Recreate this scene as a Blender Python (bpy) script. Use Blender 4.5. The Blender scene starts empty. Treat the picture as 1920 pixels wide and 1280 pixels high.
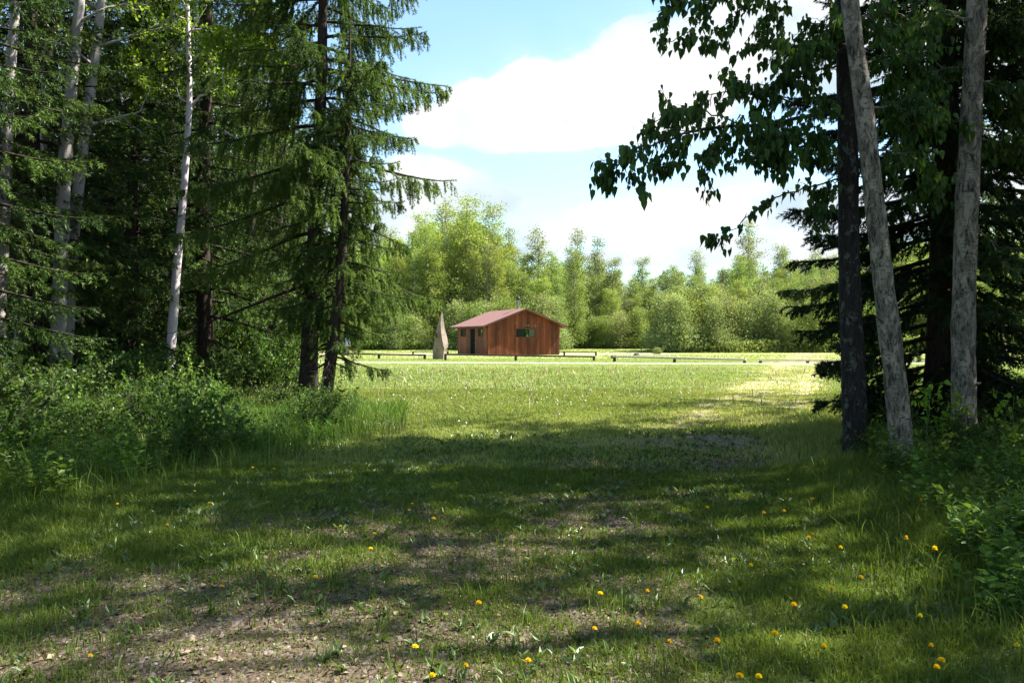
import bpy, math, random
import numpy as np
from mathutils import Vector
RNG = np.random.default_rng(7)
random.seed(7)
F = 1560.0; HZ = 634.0; CAMH = 1.5
scene = bpy.context.scene
COL = scene.collection

# ------------------------------------------------------------------ noise / ground
_h = np.random.default_rng(11).random((256, 256))
def vnoise(x, y, s=1.0, o=0):
    x = np.asarray(x, float) / s + 37.3 + o * 17.1; y = np.asarray(y, float) / s + 91.7 + o * 5.3
    xi = np.floor(x).astype(int); yi = np.floor(y).astype(int)
    fx = x - xi; fy = y - yi; fx = fx * fx * (3 - 2 * fx); fy = fy * fy * (3 - 2 * fy)
    g = lambda a, b: _h[a % 256, b % 256]
    return (g(xi, yi) * (1 - fx) + g(xi + 1, yi) * fx) * (1 - fy) + (g(xi, yi + 1) * (1 - fx) + g(xi + 1, yi + 1) * fx) * fy
def fbm(x, y, s=1.0, o=0, n=4):
    t = 0; a = 1; w = 0
    for i in range(n):
        t = t + a * vnoise(x, y, s / 2 ** i, o + i * 3); w += a; a *= .55
    return t / w
def sstep(a, b, x):
    t = np.clip((x - a) / (b - a), 0, 1); return t * t * (3 - 2 * t)
def gz(x, y):
    x = np.asarray(x, float); y = np.asarray(y, float)
    n = (fbm(x, y, 3.0, 2) - .5) * .16 + (fbm(x, y, .6, 5, 3) - .5) * .03
    fade = 1 - sstep(18, 40, np.hypot(x, y))
    bank = .03 * sstep(0, 2.5, (x - (2.9 + .12 * y))) * (1 - sstep(14, 22, y)) + .25 * sstep(0, 3.0, (-x - (3.4 + .12 * y))) * (1 - sstep(20, 30, y))
    rise = .25 * sstep(82, 110, y)
    return n * fade + bank + rise
def wear(x, y):
    x = np.asarray(x, float); y = np.asarray(y, float)
    t = x - (-.1 + .385 * (y - 4.5))
    wd = 1.5 + .012 * y
    w = np.exp(-(t / wd) ** 2) * .85
    ruts = np.exp(-((np.abs(t - .1) - .9) / .35) ** 2) * .35 * sstep(10, 18, y)
    fg = np.exp(-((x + .8) / 2.3) ** 2) * (1 - sstep(6.0, 9.5, y)) * .85
    w = np.maximum(w * (1 - .25 * sstep(12, 22, y)), fg) + ruts
    w = w * .8 + (fbm(x, y, .9, 9) - .5) * 1.5 * sstep(.05, .35, w)
    return np.clip(w, 0, .95)
def P(px, py, d):
    return Vector(((px - 960) / F * d, d, CAMH + (HZ - py) / F * d))
def G(px, d):
    x = (px - 960) / F * d
    return Vector((x, d, float(gz(x, d))))
def dist(py): return F * CAMH / (py - HZ)

# ------------------------------------------------------------------ mesh building
def make_mesh(name, V, faces, mats=None, midx=None, tone=None, smooth=False):
    """faces: list of int arrays (n,k)"""
    me = bpy.data.meshes.new(name)
    V = np.asarray(V, np.float32)
    faces = [np.asarray(f, np.int32) for f in faces if len(f)]
    nf = sum(len(f) for f in faces); nl = sum(f.size for f in faces)
    me.vertices.add(len(V)); me.vertices.foreach_set('co', V.ravel())
    me.loops.add(nl); me.loops.foreach_set('vertex_index', np.concatenate([f.ravel() for f in faces]))
    tot = np.concatenate([np.full(len(f), f.shape[1], np.int32) for f in faces])
    me.polygons.add(nf)
    me.polygons.foreach_set('loop_start', np.concatenate([[0], np.cumsum(tot)[:-1]]).astype(np.int32))
    if mats:
        for m in mats: me.materials.append(m)
    if midx is not None: me.polygons.foreach_set('material_index', np.asarray(midx, np.int32))
    me.polygons.foreach_set('use_smooth', np.full(nf, smooth))
    if tone is not None:
        a = me.attributes.new('tone', 'FLOAT', 'POINT'); a.data.foreach_set('value', np.asarray(tone, np.float32))
    me.update(calc_edges=True)
    me.validate()
    return me

def norm(a):
    return a / np.maximum(np.linalg.norm(a, axis=-1, keepdims=True), 1e-9)

class Tubes:
    def __init__(s): s.V = []; s.Q = []; s.n = 0; s.T = []
    def add(s, pts, rad, k=6, tone=.5, cap=True):
        pts = np.asarray(pts, float); m = len(pts)
        rad = np.broadcast_to(np.asarray(rad, float), (m,))
        t = norm(np.gradient(pts, axis=0))
        tm = np.abs(t).max(0); ref = np.array([0, 0, 1.]) if tm[2] < .9 else (np.array([1., 0, 0]) if tm[0] < .9 else np.array([0, 1., 0]))
        u = norm(np.cross(t, ref)); w = np.cross(t, u)
        a = np.arange(k) * 2 * math.pi / k
        ring = pts[:, None] + rad[:, None, None] * (np.cos(a)[None, :, None] * u[:, None] + np.sin(a)[None, :, None] * w[:, None])
        s.V.append(ring.reshape(-1, 3))
        i = np.arange(m - 1)[:, None] * k; j = np.arange(k)[None, :]; j2 = (j + 1) % k
        q = np.stack([i + j, i + j2, i + k + j2, i + k + j], -1).reshape(-1, 4) + s.n
        s.Q.append(q); s.n += m * k; s.T.append(np.full(m * k, tone))
    def mesh(s, name, mat, smooth=True):
        return make_mesh(name, np.concatenate(s.V), [np.concatenate(s.Q)], [mat], tone=np.concatenate(s.T), smooth=smooth)

OV = (np.array([[0, 0, 0], [.28, .34, .09], [.66, .26, .05], [1, 0, -.10], [.66, -.26, .05], [.28, -.34, .09]]), [np.array([[0, 1, 2, 3], [0, 3, 4, 5]])])
HEART = (np.array([[0, 0, 0], [.14, .31, .06], [.45, .27, .08], [1.05, 0, -.05], [.45, -.27, .08], [.14, -.31, .06]]), [np.array([[0, 1, 2, 3], [0, 3, 4, 5]])])
LANCE = (np.array([[0, 0, 0], [.3, .13, .04], [.65, .11, 0], [1, 0, -.16], [.65, -.11, 0], [.3, -.13, .04]]), [np.array([[0, 1, 2, 3], [0, 3, 4, 5]])])
QUAD = (np.array([[0, 0, 0], [.5, .42, .08], [1, 0, -.05], [.5, -.38, .08]]), [np.array([[0, 1, 2, 3]])])
NEEDLE = (np.array([[0, .5, 0], [1, 0, 0], [0, -.5, 0]]), [np.array([[0, 1, 2]])])

def frames(X, roll_rng, up=None):
    X = norm(X); n = len(X)
    r = roll_rng.normal(size=(n, 3)) if up is None else norm(up) + roll_rng.normal(size=(n, 3)) * .35
    Y = norm(np.cross(r, X)); Z = np.cross(X, Y)
    return X, Y, Z

def leafset(pos, X, size, tmpl, rng, width=1.0, up=None, tone=None):
    """returns V, faces, tone arrays"""
    tv, tf = tmpl; n = len(pos); m = len(tv)
    X, Y, Z = frames(X, rng, up)
    size = np.broadcast_to(np.asarray(size, float), (n,)); width = np.broadcast_to(np.asarray(width, float), (n,))
    V = pos[:, None] + size[:, None, None] * (tv[None, :, 0, None] * X[:, None] + (tv[None, :, 1, None] * width[:, None, None]) * Y[:, None] + tv[None, :, 2, None] * Z[:, None])
    Fs = [(f[None] + (np.arange(n) * m)[:, None, None]).reshape(-1, f.shape[1]) for f in tf]
    if tone is None: tone = rng.random(n)
    return V.reshape(-1, 3), Fs, np.repeat(tone, m)
class Leaves:
    def __init__(s): s.V = []; s.F = []; s.T = []; s.M = []; s.n = 0
    def add(s, V, Fs, T, mi=0):
        s.V.append(V); s.T.append(T)
        for f in Fs: s.F.append(f + s.n); s.M.append(np.full(len(f), mi))
        s.n += len(V)
    def mesh(s, name, mats):
        if not isinstance(mats, (list, tuple)): mats = [mats]
        return make_mesh(name, np.concatenate(s.V), s.F, mats, np.concatenate(s.M), np.concatenate(s.T))

# ------------------------------------------------------------------ materials
def nt(name):
    m = bpy.data.materials.new(name); m.use_nodes = True
    t = m.node_tree; t.nodes.clear()
    out = t.nodes.new('ShaderNodeOutputMaterial')
    return m, t, out
def N(t, typ, **k):
    n = t.nodes.new(typ)
    for a, b in k.items():
        if a.startswith('i_'): n.inputs[a[2:].replace('_', ' ')].default_value = b
        else: setattr(n, a, b)
    return n
def ramp(t, fac, stops, interp='LINEAR'):
    r = t.nodes.new('ShaderNodeValToRGB'); r.color_ramp.interpolation = interp
    e = r.color_ramp.elements
    while len(e) > len(stops): e.remove(e[-1])
    while len(e) < len(stops): e.new(.5)
    for x, (p, c) in zip(e, stops): x.position = p; x.color = (*c, 1) if len(c) == 3 else c
    t.links.new(fac, r.inputs[0]); return r.outputs[0]
def mixc(t, fac, a, b, mode='MIX'):
    n = t.nodes.new('ShaderNodeMix'); n.data_type = 'RGBA'; n.blend_type = mode
    for s, v in ((n.inputs[0], fac), (n.inputs[6], a), (n.inputs[7], b)):
        if isinstance(v, (int, float)): s.default_value = v
        elif isinstance(v, tuple): s.default_value = (*v, 1)
        else: t.links.new(v, s)
    return n.outputs[2]
def math_(t, op, a, b=None, clamp=False):
    n = t.nodes.new('ShaderNodeMath'); n.operation = op; n.use_clamp = clamp
    for s, v in ((n.inputs[0], a), (n.inputs[1], b)):
        if v is None: continue
        if isinstance(v, (int, float)): s.default_value = v
        else: t.links.new(v, s)
    return n.outputs[0]
def noise(t, vec, scale, detail=4, rough=.6, dist=0):
    n = N(t, 'ShaderNodeTexNoise'); n.inputs['Scale'].default_value = scale; n.inputs['Detail'].default_value = detail
    n.inputs['Roughness'].default_value = rough; n.inputs['Distortion'].default_value = dist
    if vec is not None: t.links.new(vec, n.inputs['Vector'])
    return n.outputs['Fac']
def mapped(t, kind='Object', scale=(1, 1, 1)):
    tc = N(t, 'ShaderNodeTexCoord'); mp = N(t, 'ShaderNodeMapping'); mp.inputs['Scale'].default_value = scale
    t.links.new(tc.outputs[kind], mp.inputs[0]); return mp.outputs[0]
def leaf_mat(name, c0, c1, c2, trans=.4, gloss=.015, rough=.42, objvar=.25, tboost=1.25):
    m, t, out = nt(name)
    at = N(t, 'ShaderNodeAttribute', attribute_name='tone')
    col = ramp(t, at.outputs['Fac'], [(0, c0), (.55, c1), (1, c2)])
    oi = N(t, 'ShaderNodeObjectInfo')
    hs = N(t, 'ShaderNodeHueSaturation')
    v = math_(t, 'ADD', math_(t, 'MULTIPLY', oi.outputs['Random'], objvar), 1 - objvar / 2)
    h = math_(t, 'ADD', math_(t, 'MULTIPLY', oi.outputs['Random'], .03), .485)
    t.links.new(v, hs.inputs['Value']); t.links.new(h, hs.inputs['Hue']); t.links.new(col, hs.inputs['Color'])
    d = N(t, 'ShaderNodeBsdfDiffuse'); tr = N(t, 'ShaderNodeBsdfTranslucent'); g = N(t, 'ShaderNodeBsdfGlossy'); g.inputs['Roughness'].default_value = rough
    t.links.new(hs.outputs[0], d.inputs[0])
    tc = mixc(t, 1.0, hs.outputs[0], (tboost * 1.05, tboost, tboost * .45), 'MULTIPLY'); t.links.new(tc, tr.inputs[0])
    g.inputs[0].default_value = (.8, .9, .7, 1)
    m1 = N(t, 'ShaderNodeMixShader'); m1.inputs[0].default_value = trans
    t.links.new(d.outputs[0], m1.inputs[1]); t.links.new(tr.outputs[0], m1.inputs[2])
    m2 = N(t, 'ShaderNodeMixShader'); m2.inputs[0].default_value = gloss
    t.links.new(m1.outputs[0], m2.inputs[1]); t.links.new(g.outputs[0], m2.inputs[2])
    t.links.new(m2.outputs[0], out.inputs[0])
    return m
def simple(name, col, rough=.7, var=.15, scale=8, bump=0.0, metal=0, spec=.3):
    m, t, out = nt(name)
    b = N(t, 'ShaderNodeBsdfPrincipled'); b.inputs['Roughness'].default_value = rough; b.inputs['Metallic'].default_value = metal
    b.inputs['Specular IOR Level'].default_value = spec
    n = noise(t, mapped(t), scale, 5)
    c = ramp(t, n, [(.25, tuple(x * (1 - var) for x in col)), (.75, tuple(min(1, x * (1 + var)) for x in col))])
    t.links.new(c, b.inputs['Base Color'])
    if bump:
        bp = N(t, 'ShaderNodeBump'); bp.inputs['Strength'].default_value = bump; bp.inputs['Distance'].default_value = .02
        t.links.new(n, bp.inputs['Height']); t.links.new(bp.outputs[0], b.inputs['Normal'])
    t.links.new(b.outputs[0], out.inputs[0]); return m
def aspen_bark(name, light, dark, blotch=.55, lent=.6):
    m, t, out = nt(name)
    b = N(t, 'ShaderNodeBsdfPrincipled'); b.inputs['Roughness'].default_value = .75; b.inputs['Specular IOR Level'].default_value = .2
    base = ramp(t, noise(t, mapped(t, scale=(5, 5, 1.5)), 2.0, 5), [(.3, tuple(x * .72 for x in light)), (.7, light)])
    l1 = ramp(t, noise(t, mapped(t, scale=(13, 13, 60)), 1.0, 4, .6), [(lent, (0, 0, 0)), (lent + .06, (1, 1, 1))])
    bl = ramp(t, noise(t, mapped(t, scale=(7, 7, 3.2)), 1.2, 8, .75, .8), [(blotch, (0, 0, 0)), (blotch + .07, (1, 1, 1))])
    furrow = ramp(t, noise(t, mapped(t, scale=(38, 38, 9)), 1.0, 6, .7, .6), [(.42, (1, 1, 1)), (.52, (0, 0, 0))])
    fl = math_(t, 'MULTIPLY', bl, math_(t, 'ADD', math_(t, 'MULTIPLY', furrow, .5), .5))
    msk = math_(t, 'MAXIMUM', math_(t, 'MULTIPLY', l1, .75), fl)
    c = mixc(t, msk, base, dark); t.links.new(c, b.inputs['Base Color'])
    bp = N(t, 'ShaderNodeBump'); bp.inputs['Strength'].default_value = .7; bp.inputs['Distance'].default_value = .015; bp.invert = True
    t.links.new(msk, bp.inputs['Height']); t.links.new(bp.outputs[0], b.inputs['Normal'])
    t.links.new(b.outputs[0], out.inputs[0]); return m
def rough_bark(name, c0, c1, lichen=None):
    m, t, out = nt(name)
    b = N(t, 'ShaderNodeBsdfPrincipled'); b.inputs['Roughness'].default_value = .9; b.inputs['Specular IOR Level'].default_value = .15
    n = noise(t, mapped(t, scale=(16, 16, 4)), 1.5, 6, .7, .5)
    c = ramp(t, n, [(.35, c0), (.65, c1)])
    if lichen:
        k = ramp(t, noise(t, mapped(t, scale=(9, 9, 6)), 1.3, 6, .7), [(.56, (0, 0, 0)), (.62, (1, 1, 1))])
        c = mixc(t, k, c, lichen)
    t.links.new(c, b.inputs['Base Color'])
    bp = N(t, 'ShaderNodeBump'); bp.inputs['Strength'].default_value = 1; bp.inputs['Distance'].default_value = .03
    t.links.new(n, bp.inputs['Height']); t.links.new(bp.outputs[0], b.inputs['Normal'])
    t.links.new(b.outputs[0], out.inputs[0]); return m

M = {}
M['needle'] = leaf_mat('spruce_needles', (.020, .036, .012), (.042, .072, .018), (.095, .145, .030), trans=.28, gloss=.015, rough=.5)  # colour lowered to stand in for shade missing on the left wood
M['needle_bright'] = leaf_mat('spruce_needles_sunlit', (.034, .072, .020), (.080, .150, .032), (.165, .26, .062), trans=.38, gloss=.015, rough=.5)  # sunlight on the meadow edge spruces is put into this brighter colour
M['needle_dark'] = leaf_mat('spruce_needles_shaded', (.010, .018, .008), (.018, .034, .012), (.034, .060, .018), trans=.18, gloss=.015, rough=.5)  # shade among the trees is put into this darker needle colour
M['needle_far'] = leaf_mat('far_spruce_needles', (.02, .045, .022), (.032, .07, .03), (.05, .10, .04), trans=.2, gloss=.03)
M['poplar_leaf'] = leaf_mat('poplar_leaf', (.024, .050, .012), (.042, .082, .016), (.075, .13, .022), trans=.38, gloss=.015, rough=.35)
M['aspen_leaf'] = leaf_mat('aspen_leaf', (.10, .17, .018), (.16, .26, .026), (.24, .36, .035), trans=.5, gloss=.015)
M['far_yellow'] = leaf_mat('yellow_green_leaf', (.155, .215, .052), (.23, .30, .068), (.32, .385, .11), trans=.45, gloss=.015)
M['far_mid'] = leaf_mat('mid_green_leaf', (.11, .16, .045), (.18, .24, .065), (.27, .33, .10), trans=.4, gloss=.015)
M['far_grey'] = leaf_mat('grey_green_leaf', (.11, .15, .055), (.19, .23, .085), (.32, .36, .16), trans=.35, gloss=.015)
M['shrub_leaf'] = leaf_mat('shrub_leaf', (.026, .055, .011), (.052, .100, .017), (.105, .165, .028), trans=.4, gloss=.015)
M['shrub_bright'] = leaf_mat('fresh_shrub_leaf', (.042, .095, .014), (.080, .155, .022), (.14, .235, .035), trans=.45, gloss=.015)
M['herb'] = leaf_mat('herb_leaf', (.026, .055, .011), (.050, .098, .017), (.10, .16, .028), trans=.4, gloss=.015)
M['dry'] = leaf_mat('dry_stalk', (.22, .18, .11), (.30, .25, .15), (.42, .37, .24), trans=.2, gloss=.02)
M['aspen_bark'] = aspen_bark('aspen_bark', (.33, .30, .28), (.05, .045, .04), .60, .64)
M['birch_bark'] = aspen_bark('pale_aspen_bark', (.62, .54, .56), (.06, .05, .05), .68, .66)
M['old_aspen'] = aspen_bark('furrowed_aspen_bark', (.31, .275, .21), (.020, .018, .016), .47, .58)
M['dark_bark'] = rough_bark('dark_poplar_bark', (.012, .011, .010), (.040, .034, .030), (.10, .10, .085))
M['spruce_bark'] = rough_bark('spruce_bark', (.018, .013, .010), (.060, .045, .036))
M['twig'] = simple('twig_bark', (.09, .075, .06), .85, .3, 10)
M['dead_twig'] = simple('dead_twig', (.13, .115, .10), .85, .3, 10)
M['stem'] = simple('green_stem', (.07, .13, .035), .7, .2, 10)

# ------------------------------------------------------------------ object helpers
def tag(o, label=None, cat=None, group=None, kind=None):
    if label: o['label'] = label
    if cat: o['category'] = cat
    if group: o['group'] = group
    if kind: o['kind'] = kind
    return o
def empty(name, loc=(0, 0, 0), rz=0, sc=1.0):
    o = bpy.data.objects.new(name, None); COL.objects.link(o); o.empty_display_size = .3
    o.location = loc; o.rotation_euler = (0, 0, rz); o.scale = (sc, sc, sc) if isinstance(sc, (int, float)) else sc
    return o
def obj(name, me, parent=None):
    o = bpy.data.objects.new(name, me); COL.objects.link(o)
    if parent is not None: o.parent = parent
    return o
def plant(kindname, meshes, loc, rz, sc, label, cat, group=None, tilt=None):
    r = empty(kindname, loc, rz, sc)
    if tilt: r.rotation_euler = (tilt[0], tilt[1], rz)
    for nm, me in meshes: obj(nm, me, r)
    tag(r, label, cat, group); return r

# ------------------------------------------------------------------ tree generators
def spruce(name, H, R, seed, nb=110, start=.6, sag=.35, tipup=.25, twigd=9, needles=260, nl=.045, nw=.22, r0=.2, dens_low=1.0, mat='needle', lean=(0, 0), hang=.7, trunk=None, sparse=0., topk=1.0, maxz=None, power=.75, deadlow=0, barkm='spruce_bark', azlim=None, sprays=2):
    rng = np.random.default_rng(seed)
    tb = Tubes(); tw = Leaves()
    zs = np.linspace(0, H, 16)
    if trunk is None:
        tx = lean[0] * zs / H + .05 * np.sin(zs * .7 + seed); ty = lean[1] * zs / H + .05 * np.cos(zs * .6 + seed)
    else:
        tr = np.asarray(trunk); tx = np.interp(zs, tr[:, 2], tr[:, 0]); ty = np.interp(zs, tr[:, 2], tr[:, 1])
    pts = np.stack([tx, ty, zs], -1); rad = r0 * (1 - zs / H) ** .8 + .012; rad[0] *= 1.25
    tb.add(pts, rad, 12)
    fine = nl < .08
    S0 = []; S1 = []; ST = []
    for i in range(nb):
        f = (i + rng.random()) / nb
        z = start + (H - start) * f ** 1.12
        if maxz and z > maxz: continue
        az = i * 2.39996 + rng.normal() * .35
        if rng.random() < sparse: continue
        L = R * (1 - z / H) ** power * rng.uniform(.7, 1.12) + .12
        if z < start + 1.2: L *= rng.uniform(.5, 1)
        if azlim and z < azlim and math.sin(az) < .1: L *= .42
        c = np.array([np.interp(z, zs, tx), np.interp(z, zs, ty), z])
        d = np.array([math.cos(az), math.sin(az), 0.]); lat = np.array([-d[1], d[0], 0.])
        s = np.linspace(0, 1, 9)
        up = .25 * (z / H) ** 1.5 * topk
        zz = L * (up * s - sag * (1 - .6 * z / H) * s ** 1.4 + tipup * s ** 3)
        wob = np.cumsum(rng.normal(size=9)) * .018 * L
        bp = c + d * (L * s * .96)[:, None] + lat * wob[:, None]; bp[:, 2] += zz
        br = (.012 + .011 * L) * (1 - s * .9)
        tb.add(bp, br, 4, .3)
        if deadlow and z < deadlow: 
            for k in range(10):
                u = rng.uniform(.3, 1); p0 = np.array([np.interp(u, s, bp[:, q]) for q in range(3)])
                e = p0 + (d * rng.uniform(0, .5) + lat * rng.uniform(-.6, .6) + np.array([0, 0, -rng.uniform(.1, .5)])) * rng.uniform(.3, .7)
                tb.add(np.array([p0, (p0 + e) / 2 + rng.normal(size=3) * .03, e]), [.006, .004, .002], 3, .3)
            if rng.random() < .6: continue
        nt_ = max(5, int(L * twigd * rng.uniform(.8, 1.15)))
        uu = np.sort(rng.uniform(.12, 1, nt_)); btone = rng.uniform(.15, .75)
        for k, u in enumerate(uu):
            p0 = np.array([np.interp(u, s, bp[:, q]) for q in range(3)])
            sd = 1 if k % 2 else -1
            tl = (L * .34 * (1.08 - u) + .16) * rng.uniform(.6, 1.25)
            dr = norm(sd * lat * rng.uniform(.35, .9) + d * rng.uniform(.35, .8) + np.array([0, 0, -hang * rng.uniform(.1, .7)]))
            p1 = p0 + dr * tl * .55
            dr2 = norm(dr + np.array([0, 0, -hang * .8]))
            p2 = p1 + dr2 * tl * .45
            S0 += [p0, p1]; S1 += [p1, p2]; ST += [btone, btone + .2]
            # drooping side sprays
            for q in range(sprays if L > 1 else 1):
                a = rng.uniform(.2, .9); s0 = p0 + (p1 - p0) * a
                e = s0 + norm(dr * .5 + lat * rng.uniform(-.7, .7) + np.array([0, 0, -hang * rng.uniform(.4, 1.4) * (1 if sprays < 3 else 1.6)])) * tl * rng.uniform(.3, .6 if sprays < 3 else .8)
                S0.append(s0); S1.append(e); ST.append(btone + rng.uniform(-.1, .25))
        for a, b_ in zip(bp[3:-1], bp[4:]): S0.append(a); S1.append(b_); ST.append(btone)
    S0 = np.array(S0); S1 = np.array(S1); ST = np.array(ST)
    ln = np.linalg.norm(S1 - S0, axis=1)
    cnt = np.maximum(1, rng.poisson(ln * needles))
    idx = np.repeat(np.arange(len(ln)), cnt); t = rng.random(len(idx))
    pos = S0[idx] + (S1 - S0)[idx] * t[:, None]
    ax = norm((S1 - S0)[idx]); rd = rng.normal(size=(len(idx), 3)); rd = norm(rd - (rd * ax).sum(1)[:, None] * ax)
    X = norm(ax * .75 + rd * .75)
    tone = np.clip(ST[idx] + rng.normal(size=len(idx)) * .15, 0, 1)
    sz = nl * rng.uniform(.7, 1.3, len(idx))
    tw.add(*leafset(pos, X, sz, NEEDLE, rng, nw, tone=tone))
    return [('trunk', tb.mesh(name + '_trunk', M[barkm])), ('crown', tw.mesh(name + '_crown', M[mat]))]

def hang_leaves(S0, S1, ST, rng, per_m, size, tmpl, down=.8, jit=.04, width=1.0):
    S0 = np.array(S0); S1 = np.array(S1); ST = np.array(ST)
    ln = np.linalg.norm(S1 - S0, axis=1); cnt = rng.poisson(ln * per_m)
    idx = np.repeat(np.arange(len(ln)), cnt); t = rng.random(len(idx))
    pos = S0[idx] + (S1 - S0)[idx] * t[:, None] + rng.normal(size=(len(idx), 3)) * jit
    X = rng.normal(size=(len(idx), 3)) * (1 - down) + np.array([0, 0, -down]) + norm((S1 - S0)[idx]) * .15
    tone = np.clip(ST[idx] + rng.normal(size=len(idx)) * .18, 0, 1)
    return leafset(pos, X, size * rng.uniform(.55, 1.2, len(idx)), tmpl, rng, width, tone=tone)

def grow(tb, S0, S1, ST, rng, p, d, L, r, depth, tone, up=.15, droop=0., split=5, spread=.8):
    """recursive limb: tubes go to tb; the last levels give twig segments"""
    n = 5; pts = [p]; dd = norm(d)
    for i in range(n):
        dd = norm(dd + rng.normal(size=3) * .13 + np.array([0, 0, up * .25 - droop * .25 * (i / n)]))
        pts.append(pts[-1] + dd * L / n)
    pts = np.array(pts); tb.add(pts, np.linspace(r, r * .35, n + 1), 5 if depth > 1 else 3, .4)
    if depth <= 1:
        for a, b in zip(pts[:-1], pts[1:]): S0.append(a); S1.append(b); ST.append(tone)
    if depth <= 0: return
    for k in range(split):
        u = rng.uniform(.25, 1) * n; i = min(int(u), n - 1); q = pts[i] + (pts[i + 1] - pts[i]) * (u - i)
        ax = norm(pts[i + 1] - pts[i]); rd = rng.normal(size=3); rd = norm(rd - rd.dot(ax) * ax)
        grow(tb, S0, S1, ST, rng, q, ax + rd * spread, L * rng.uniform(.35, .6), r * .45, depth - 1, np.clip(tone + rng.normal() * .15, 0, 1), up, droop, max(3, split - 1), spread)

def broad(name, H, seed, trunk=None, r0=.14, cz0=4., limbs=26, limbL=2.2, per_m=18, size=.09, tmpl=OV, leafm='aspen_leaf', barkm='aspen_bark', shape=None, depth=2, split=5, up=.25, droop=.1, down=.5, jit=.05, extra=None, kseg=10, fork=None, top_exp=1.0, elev=.5):
    rng = np.random.default_rng(seed)
    tb = Tubes(); S0 = []; S1 = []; ST = []
    if trunk is None:
        zs = np.linspace(0, H, 12); w = np.cumsum(rng.normal(size=(12, 2)) * .05 * H / 12 * 1.5, axis=0); w[0] = 0
        pts = np.stack([w[:, 0], w[:, 1], zs], -1)
    else:
        tr = np.asarray(trunk, float); zs = np.linspace(0, tr[-1, 2], 28)
        pts = np.stack([np.interp(zs, tr[:, 2], tr[:, 0]), np.interp(zs, tr[:, 2], tr[:, 1]), zs], -1)
        sm = pts.copy(); sm[1:-1] = (pts[:-2] + pts[1:-1] * 2 + pts[2:]) / 4; pts = sm
        if pts[-1, 2] < H:
            ez = np.linspace(pts[-1, 2], H, 8)[1:]; ex = pts[-1, 0] + .12 * np.sin(ez) - .12 * math.sin(pts[-1, 2]); 
            pts = np.concatenate([pts, np.stack([ex, np.full(7, pts[-1, 1]), ez], -1)]); zs = pts[:, 2]
    if trunk is not None:
        ez = np.array([.06, .14, .25, .4]) ; ins = np.stack([np.interp(ez, zs, pts[:, q]) for q in range(3)], -1)
        pts = np.concatenate([pts[:1], ins, pts[zs > .45]]); zs = pts[:, 2]
    rad = r0 * np.clip(1 - zs / (H * 1.05), .03, 1) ** .7; rad = rad * (1 + .38 * np.exp(-np.maximum(zs, 0) / .16))
    if len(rad) > 20: rad = rad * (1 + rng.normal(size=len(rad)) * .03)
    tb.add(pts, rad, kseg)
    if kseg > 9 and trunk is not None:      # knots and short dead branch stubs
        for q in range(9):
            z = rng.uniform(.8, 6.5); a = rng.uniform(0, 6.28); c = np.array([np.interp(z, zs, pts[:, k]) for k in (0, 1, 2)]); rr = np.interp(z, zs, rad)
            d = np.array([math.cos(a), math.sin(a), .35]); L = rng.uniform(.03, .22)
            tb.add(np.array([c + d * rr * .7, c + d * (rr + .015), c + d * (rr + L)]), [.03, .02, .008], 6, .2)
    for i in range(limbs):
        f = (i + .5 * rng.random()) / limbs; z = cz0 + (H - cz0) * f ** top_exp
        sh = shape(f) if shape else math.sin(math.pi * min(1, (.15 + .85 * f))) ** .6 + .12
        c = np.array([np.interp(z, zs, pts[:, 0]), np.interp(z, zs, pts[:, 1]), z]); az = i * 2.4 + rng.normal() * .3
        d = np.array([math.cos(az), math.sin(az), elev * rng.uniform(.4, 1.5)])
        L = limbL * sh * rng.uniform(.7, 1.15)
        grow(tb, S0, S1, ST, rng, c, d, L, max(.006, np.interp(z, zs, rad) * .4), depth, rng.uniform(.25, .75), up, droop, split)
    lv = Leaves()
    if extra: extra(tb, lv, rng, S0, S1, ST)
    lv.add(*hang_leaves(S0, S1, ST, rng, per_m, size, tmpl, down, jit))
    return [('trunk', tb.mesh(name + '_trunk', M[barkm])), ('crown', lv.mesh(name + '_crown', M[leafm]))]

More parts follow.
